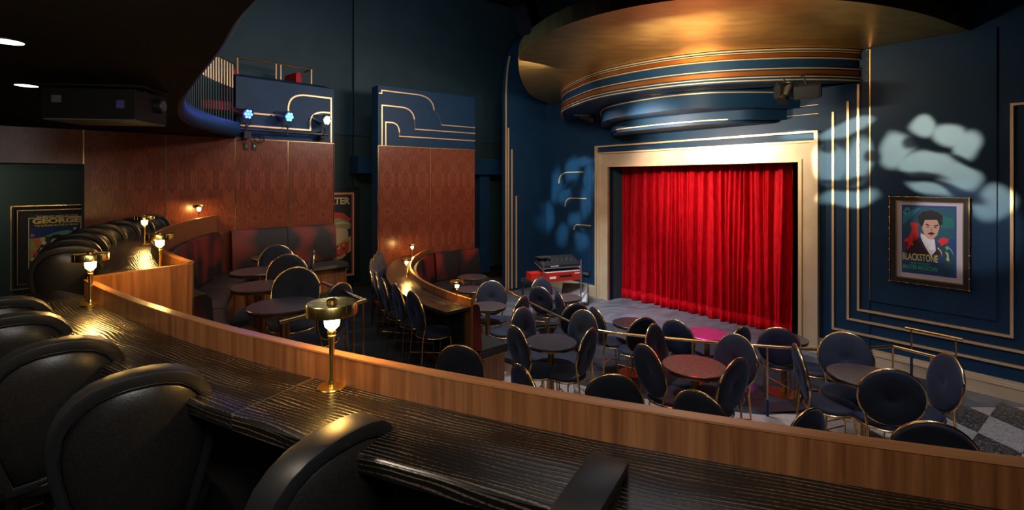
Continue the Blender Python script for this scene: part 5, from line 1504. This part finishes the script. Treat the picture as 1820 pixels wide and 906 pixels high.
# coiled cable and wall boxes under the bar
t = empty('cable_coil', WL.pt(WL.u(460, 0.05), 0.05, 0.64)); tag(t, 'coil of black cable hanging below the lighting bar', 'cable')
bm = new()
uc, zc_ = WL.u(461, 0.06), WL.z(461, 246, 0.06)
tube(bm, [WL.pt(uc + (0.075 + 0.006 * math.sin(i)) * math.cos(i * 0.4), 0.06 + 0.012 * math.sin(i * 0.13), zc_ + 0.07 * math.sin(i * 0.4)) for i in range(60)], 0.007, 6); child('coil', bm, M['black'], t, True)
for px, lab in ((438, 'square black wall box below the lighting bar, blank'), (452, 'square black wall box with a plug below the coiled cable')):
    u = WL.u(px, 0.02); z = WL.z(px, 260, 0.02)
    t = empty('wall_box', WL.pt(u, 0.0, z)); tag(t, lab, 'wall box')
    bm = new(); WL.box(bm, u - 0.03, u + 0.03, 0.002, 0.03, z - 0.05, z + 0.05); child('case', bm, M['shell'], t)
    bm = new(); WL.box(bm, u - 0.008, u + 0.008, 0.03, 0.036, z - 0.01, z + 0.02); child('switch', bm, M['silver'] if px == 452 else M['grey'], t)

# ================================================================ LOUDSPEAKERS and lanterns near the drum
def speaker(name, c, size, d, label, cat='loudspeaker'):
    t = empty(name, c); tag(t, label, cat)
    q = Vector(d).normalized().to_track_quat('Y', 'Z').to_matrix()
    bm = new(); box(bm, (0, 0, 0), size, q); bmesh.ops.bevel(bm, geom=bm.edges[:], offset=0.008, segments=1); obj('cabinet', bm, M['shell'], t, True)
    bm = new(); box(bm, q @ Vector((0, size[1] / 2 + 0.003, 0)), (size[0] * 0.9, 0.006, size[2] * 0.86), q); obj('grille', bm, M['grey'] if 'grey' in label else M['black'], t)
    return t, q
c = P(1436, 163, -1.25); c = Vector(ws(WS.u(1436, 1.0), 1.0, 0)); c.z = H + (HOR - 162) * c.y / F_PX
t, q = speaker('hanging_loudspeaker', c, (0.30, 0.22, 0.17), (-0.55, -0.75, -0.3), 'small black loudspeaker hung under the drum toward the poster wall')
bm = new(); tube(bm, [(0, 0.03, 0.08), (0, 0.1, 0.22), (0.0, 0.2, 0.26)], 0.012, 6); obj('bracket', bm, M['black'], t)
c = Vector(ws(WS.u(1396, 1.1), 1.1, 0)); c.z = H + (HOR - 163) * c.y / F_PX
t = empty('spotlight', c); tag(t, 'black spotlight with a pale barrel hung below the blue drum', 'stage light')
d = Vector((-0.35, -0.2, -0.6)).normalized()
bm = new(); tube(bm, [-d * 0.13, d * 0.10], 0.055, 14); obj('barrel', bm, M['grey'], t, True)
bm = new(); tube(bm, [d * 0.10, d * 0.16], 0.075, 14); obj('snoot', bm, M['black'], t, True)
bm = new(); box(bm, (-0.10, 0.0, 0.0), (0.03, 0.16, 0.16)); box(bm, (0.11, 0.0, 0.0), (0.03, 0.16, 0.16)); box(bm, (0, 0, 0.10), (0.24, 0.05, 0.03)); obj('yoke', bm, M['black'], t)
bm = new(); tube(bm, [(0, 0, 0.1), (0, 0.05, 0.2)], 0.012, 6); obj('hanger', bm, M['black'], t)
c = Vector(ws(WS.u(1043, 0.5), 0.5, 0)); c.z = H + (HOR - 209) * c.y / F_PX
t = empty('spotlight', c); tag(t, 'black spotlight tucked under the drum at the corner beside the opening', 'stage light')
d = Vector((0.8, -0.3, -0.3)).normalized()
bm = new(); tube(bm, [-d * 0.14, d * 0.12], 0.07, 14); obj('barrel', bm, M['shell'], t, True)
bm = new(); tube(bm, [d * 0.12, d * 0.17], 0.09, 14); obj('snoot', bm, M['black'], t, True)
bm = new(); box(bm, (-0.1, 0.0, 0.05), (0.36, 0.14, 0.05)); obj('mount_plate', bm, M['black'], t)
bm = new(); box(bm, (-0.05, 0.0, 0.14), (0.03, 0.03, 0.16)); obj('hanger', bm, M['black'], t)
c = Vector((0.08, 6.6, H + 2.18)); c.x = (937 - 910) / F_PX * 6.6; c.z = H + (HOR - 30) * 6.6 / F_PX
t, q = speaker('ceiling_loudspeaker', c, (0.24, 0.26, 0.40), (-0.4, -0.6, -0.5), 'dark loudspeaker hung in the shadows beside the gold canopy')
bm = new(); tube(bm, [(0, 0, 0.15), (0, 0.1, 2.4)], 0.015, 6); obj('drop_rod', bm, M['black'], t)

# ================================================================ KEYBOARDS by the stage
kc = Vector((0.88, 9.98)); KD = 1.98
ax = Vector((0.93, 0.37)).normalized(); ay = Vector((-ax.y, ax.x))
KF = Frame(kc, ax, -ay)          # s toward the room
def kobj(n, lab, cat, z):
    t = empty(n, (kc.x, kc.y, H + z)); tag(t, lab, cat); return t
t = kobj('stage_keyboard', 'long red stage keyboard on the black stand beside the gilt frame', 'keyboard', -1.97)
def kb(n, u0, u1, s0, s1, z0, z1, m, par=None):
    bm = new(); KF.box(bm, u0, u1, s0, s1, z0, z1); return child(n, bm, m, par or t)
kb('case', -0.30, 0.52, -0.20, 0.16, -2.03, -1.85, M['redgloss'])
kb('end_cheek', -0.56, -0.30, -0.20, 0.06, -2.02, -1.86, M['redgloss'])
kb('control_panel', -0.28, 0.50, -0.16, 0.02, -1.85, -1.838, M['shell'])
kb('key_bed', -0.28, 0.50, 0.03, 0.14, -1.85, -1.842, M['white'])
kb('badge', -0.20, -0.06, 0.16, 0.164, -1.975, -1.93, M['white'])
kb('badge', 0.36, 0.50, 0.16, 0.164, -1.90, -1.885, M['white'])
kb('display', 0.02, 0.30, 0.16, 0.164, -1.95, -1.91, M['shell'])
t = kobj('synthesizer', 'black synthesizer with silver controls tilted above the red keyboard', 'keyboard', -1.70)
bm = new()
vv = [bm.verts.new(KF.pt(u, s, z)) for u in (-0.34, 0.52) for s, z in ((0.12, -1.76), (0.12, -1.71), (-0.25, -1.57), (-0.25, -1.66))]
for f in ((0, 1, 2, 3), (7, 6, 5, 4), (0, 4, 5, 1), (1, 5, 6, 2), (2, 6, 7, 3), (3, 7, 4, 0)): bm.faces.new([vv[i] for i in f])
child('case', bm, M['shell'], t)
bm = new()
for k in range(22):
    u = -0.28 + k * 0.036; s = -0.02 - 0.05 * (k % 3); z = -1.71 + (0.12 - s) * 0.378
    lathe(bm, [(0, 0), (0.008, 0), (0.007, 0.014), (0, 0.014)], 8, KF.pt(u, s, z))
child('control_knobs', bm, M['silver'], t)
bm = new(); tube(bm, [KF.pt(-0.33, 0.13, -1.765), KF.pt(0.52, 0.13, -1.765)], 0.010, 8); child('front_rail', bm, M['silver'], t, True)
kb('lettering_strip', -0.16, 0.02, 0.121, 0.123, -1.735, -1.722, M['white'])
t = kobj('sheet_shelf', 'small silver music shelf resting on top of the black synthesizer', 'music shelf', -1.58)
kb('shelf_plate', -0.36, -0.10, -0.20, -0.02, -1.575, -1.562, M['silver'])
kb('lip', -0.36, -0.10, -0.02, -0.01, -1.575, -1.545, M['silver'])
kb('support', -0.25, -0.23, -0.15, -0.13, -1.66, -1.575, M['silver'])
t = kobj('keyboard_stand', 'two-tier chrome and black keyboard stand beside the stage opening', 'stand', -2.55)
for u in (-0.36, 0.48):
    bm = new(); tube(bm, [KF.pt(u, 0.20, -2.54), KF.pt(u, 0.20, -1.62)], 0.016, 8); child('upright', bm, M['silver'], t, True)
    bm = new(); tube(bm, [KF.pt(u, 0.34, -2.53), KF.pt(u, -0.30, -2.53)], 0.014, 8); child('foot', bm, M['black'], t, True)
    bm = new(); tube(bm, [KF.pt(u, 0.20, -2.045), KF.pt(u, -0.22, -2.045)], 0.012, 8); child('arm', bm, M['silver'], t, True)
    bm = new(); tube(bm, [KF.pt(u, 0.20, -1.79), KF.pt(u, -0.22, -1.69)], 0.012, 8); child('arm', bm, M['silver'], t, True)
bm = new(); tube(bm, [KF.pt(-0.36, -0.05, -2.40), KF.pt(0.48, -0.05, -2.40)], 0.012, 8); child('cross_bar', bm, M['black'], t, True)
t = empty('keyboard_bench', (0.42, 9.9, Z1)); tag(t, 'black keyboard bench at the end of the red keyboard beside the wall fin', 'bench')
bm = new(); box(bm, (0, 0, 0.52), (0.46, 0.34, 0.07)); bmesh.ops.bevel(bm, geom=bm.edges[:], offset=0.015, segments=2); obj('seat', bm, M['leather'], t, True)
for sx in (-0.2, 0.2):
    for sy in (-0.14, 0.14):
        bm = new(); box(bm, (sx, sy, 0.245), (0.035, 0.035, 0.49)); obj('leg', bm, M['shell'], t)
bm = new(); box(bm, (0, -0.14, 0.18), (0.38, 0.02, 0.03)); obj('stretcher', bm, M['brass_dark'], t)
wc_ = P(1022, 541, 2.55)
t = empty('wedge_loudspeaker', (wc_.x + 0.02, wc_.y + 0.15, Z1), math.radians(-14)); tag(t, 'grey-fronted wedge loudspeaker on the stage floor at the foot of the gilt frame', 'loudspeaker')
bm = new()
vv = [bm.verts.new((x, y, z)) for x in (-0.27, 0.27) for y, z in ((-0.20, 0.0), (-0.20, 0.06), (0.10, 0.38), (0.20, 0.36), (0.20, 0.0))]
for f in ((0, 1, 2, 3, 4), (9, 8, 7, 6, 5), (0, 5, 6, 1), (1, 6, 7, 2), (2, 7, 8, 3), (3, 8, 9, 4), (4, 9, 5, 0)): bm.faces.new([vv[i] for i in f])
obj('cabinet', bm, M['shell'], t)
bm = new()
vv = [bm.verts.new(p) for p in ((-0.25, -0.195, 0.075), (0.25, -0.195, 0.075), (0.25, 0.09, 0.38), (-0.25, 0.09, 0.38))]
g_ = bm.faces.new(vv); r_ = bmesh.ops.extrude_face_region(bm, geom=[g_]); bmesh.ops.translate(bm, vec=(0, -0.006, 0.006), verts=[v for v in r_['geom'] if isinstance(v, bmesh.types.BMVert)])
obj('grille', bm, M['grey'], t)
# socket plate with plugs on the stage wall
u = WS.u(1043); z = WS.z(1043, 486)
t = empty('socket_plate', WS.pt(u, 0, z)); tag(t, 'black wall socket plate with plugs beside the red keyboard', 'socket')
bm = new(); WS.box(bm, u - 0.10, u + 0.10, 0.002, 0.02, z - 0.055, z + 0.055); child('plate', bm, M['black'], t)
bm = new()
for k in (-0.06, 0.0, 0.06): WS.box(bm, u + k - 0.015, u + k + 0.015, 0.02, 0.06, z - 0.02, z + 0.03)
child('plugs', bm, M['grey'], t)
bm = new(); tube(bm, [WS.pt(u + 0.06, 0.06, z - 0.01), WS.pt(u + 0.12, 0.09, z - 0.2), WS.pt(u + 0.35, 0.12, z - 0.5), WS.pt(u + 0.5, 0.2, -2.53)], 0.006, 6); child('cable', bm, M['black'], t, True)
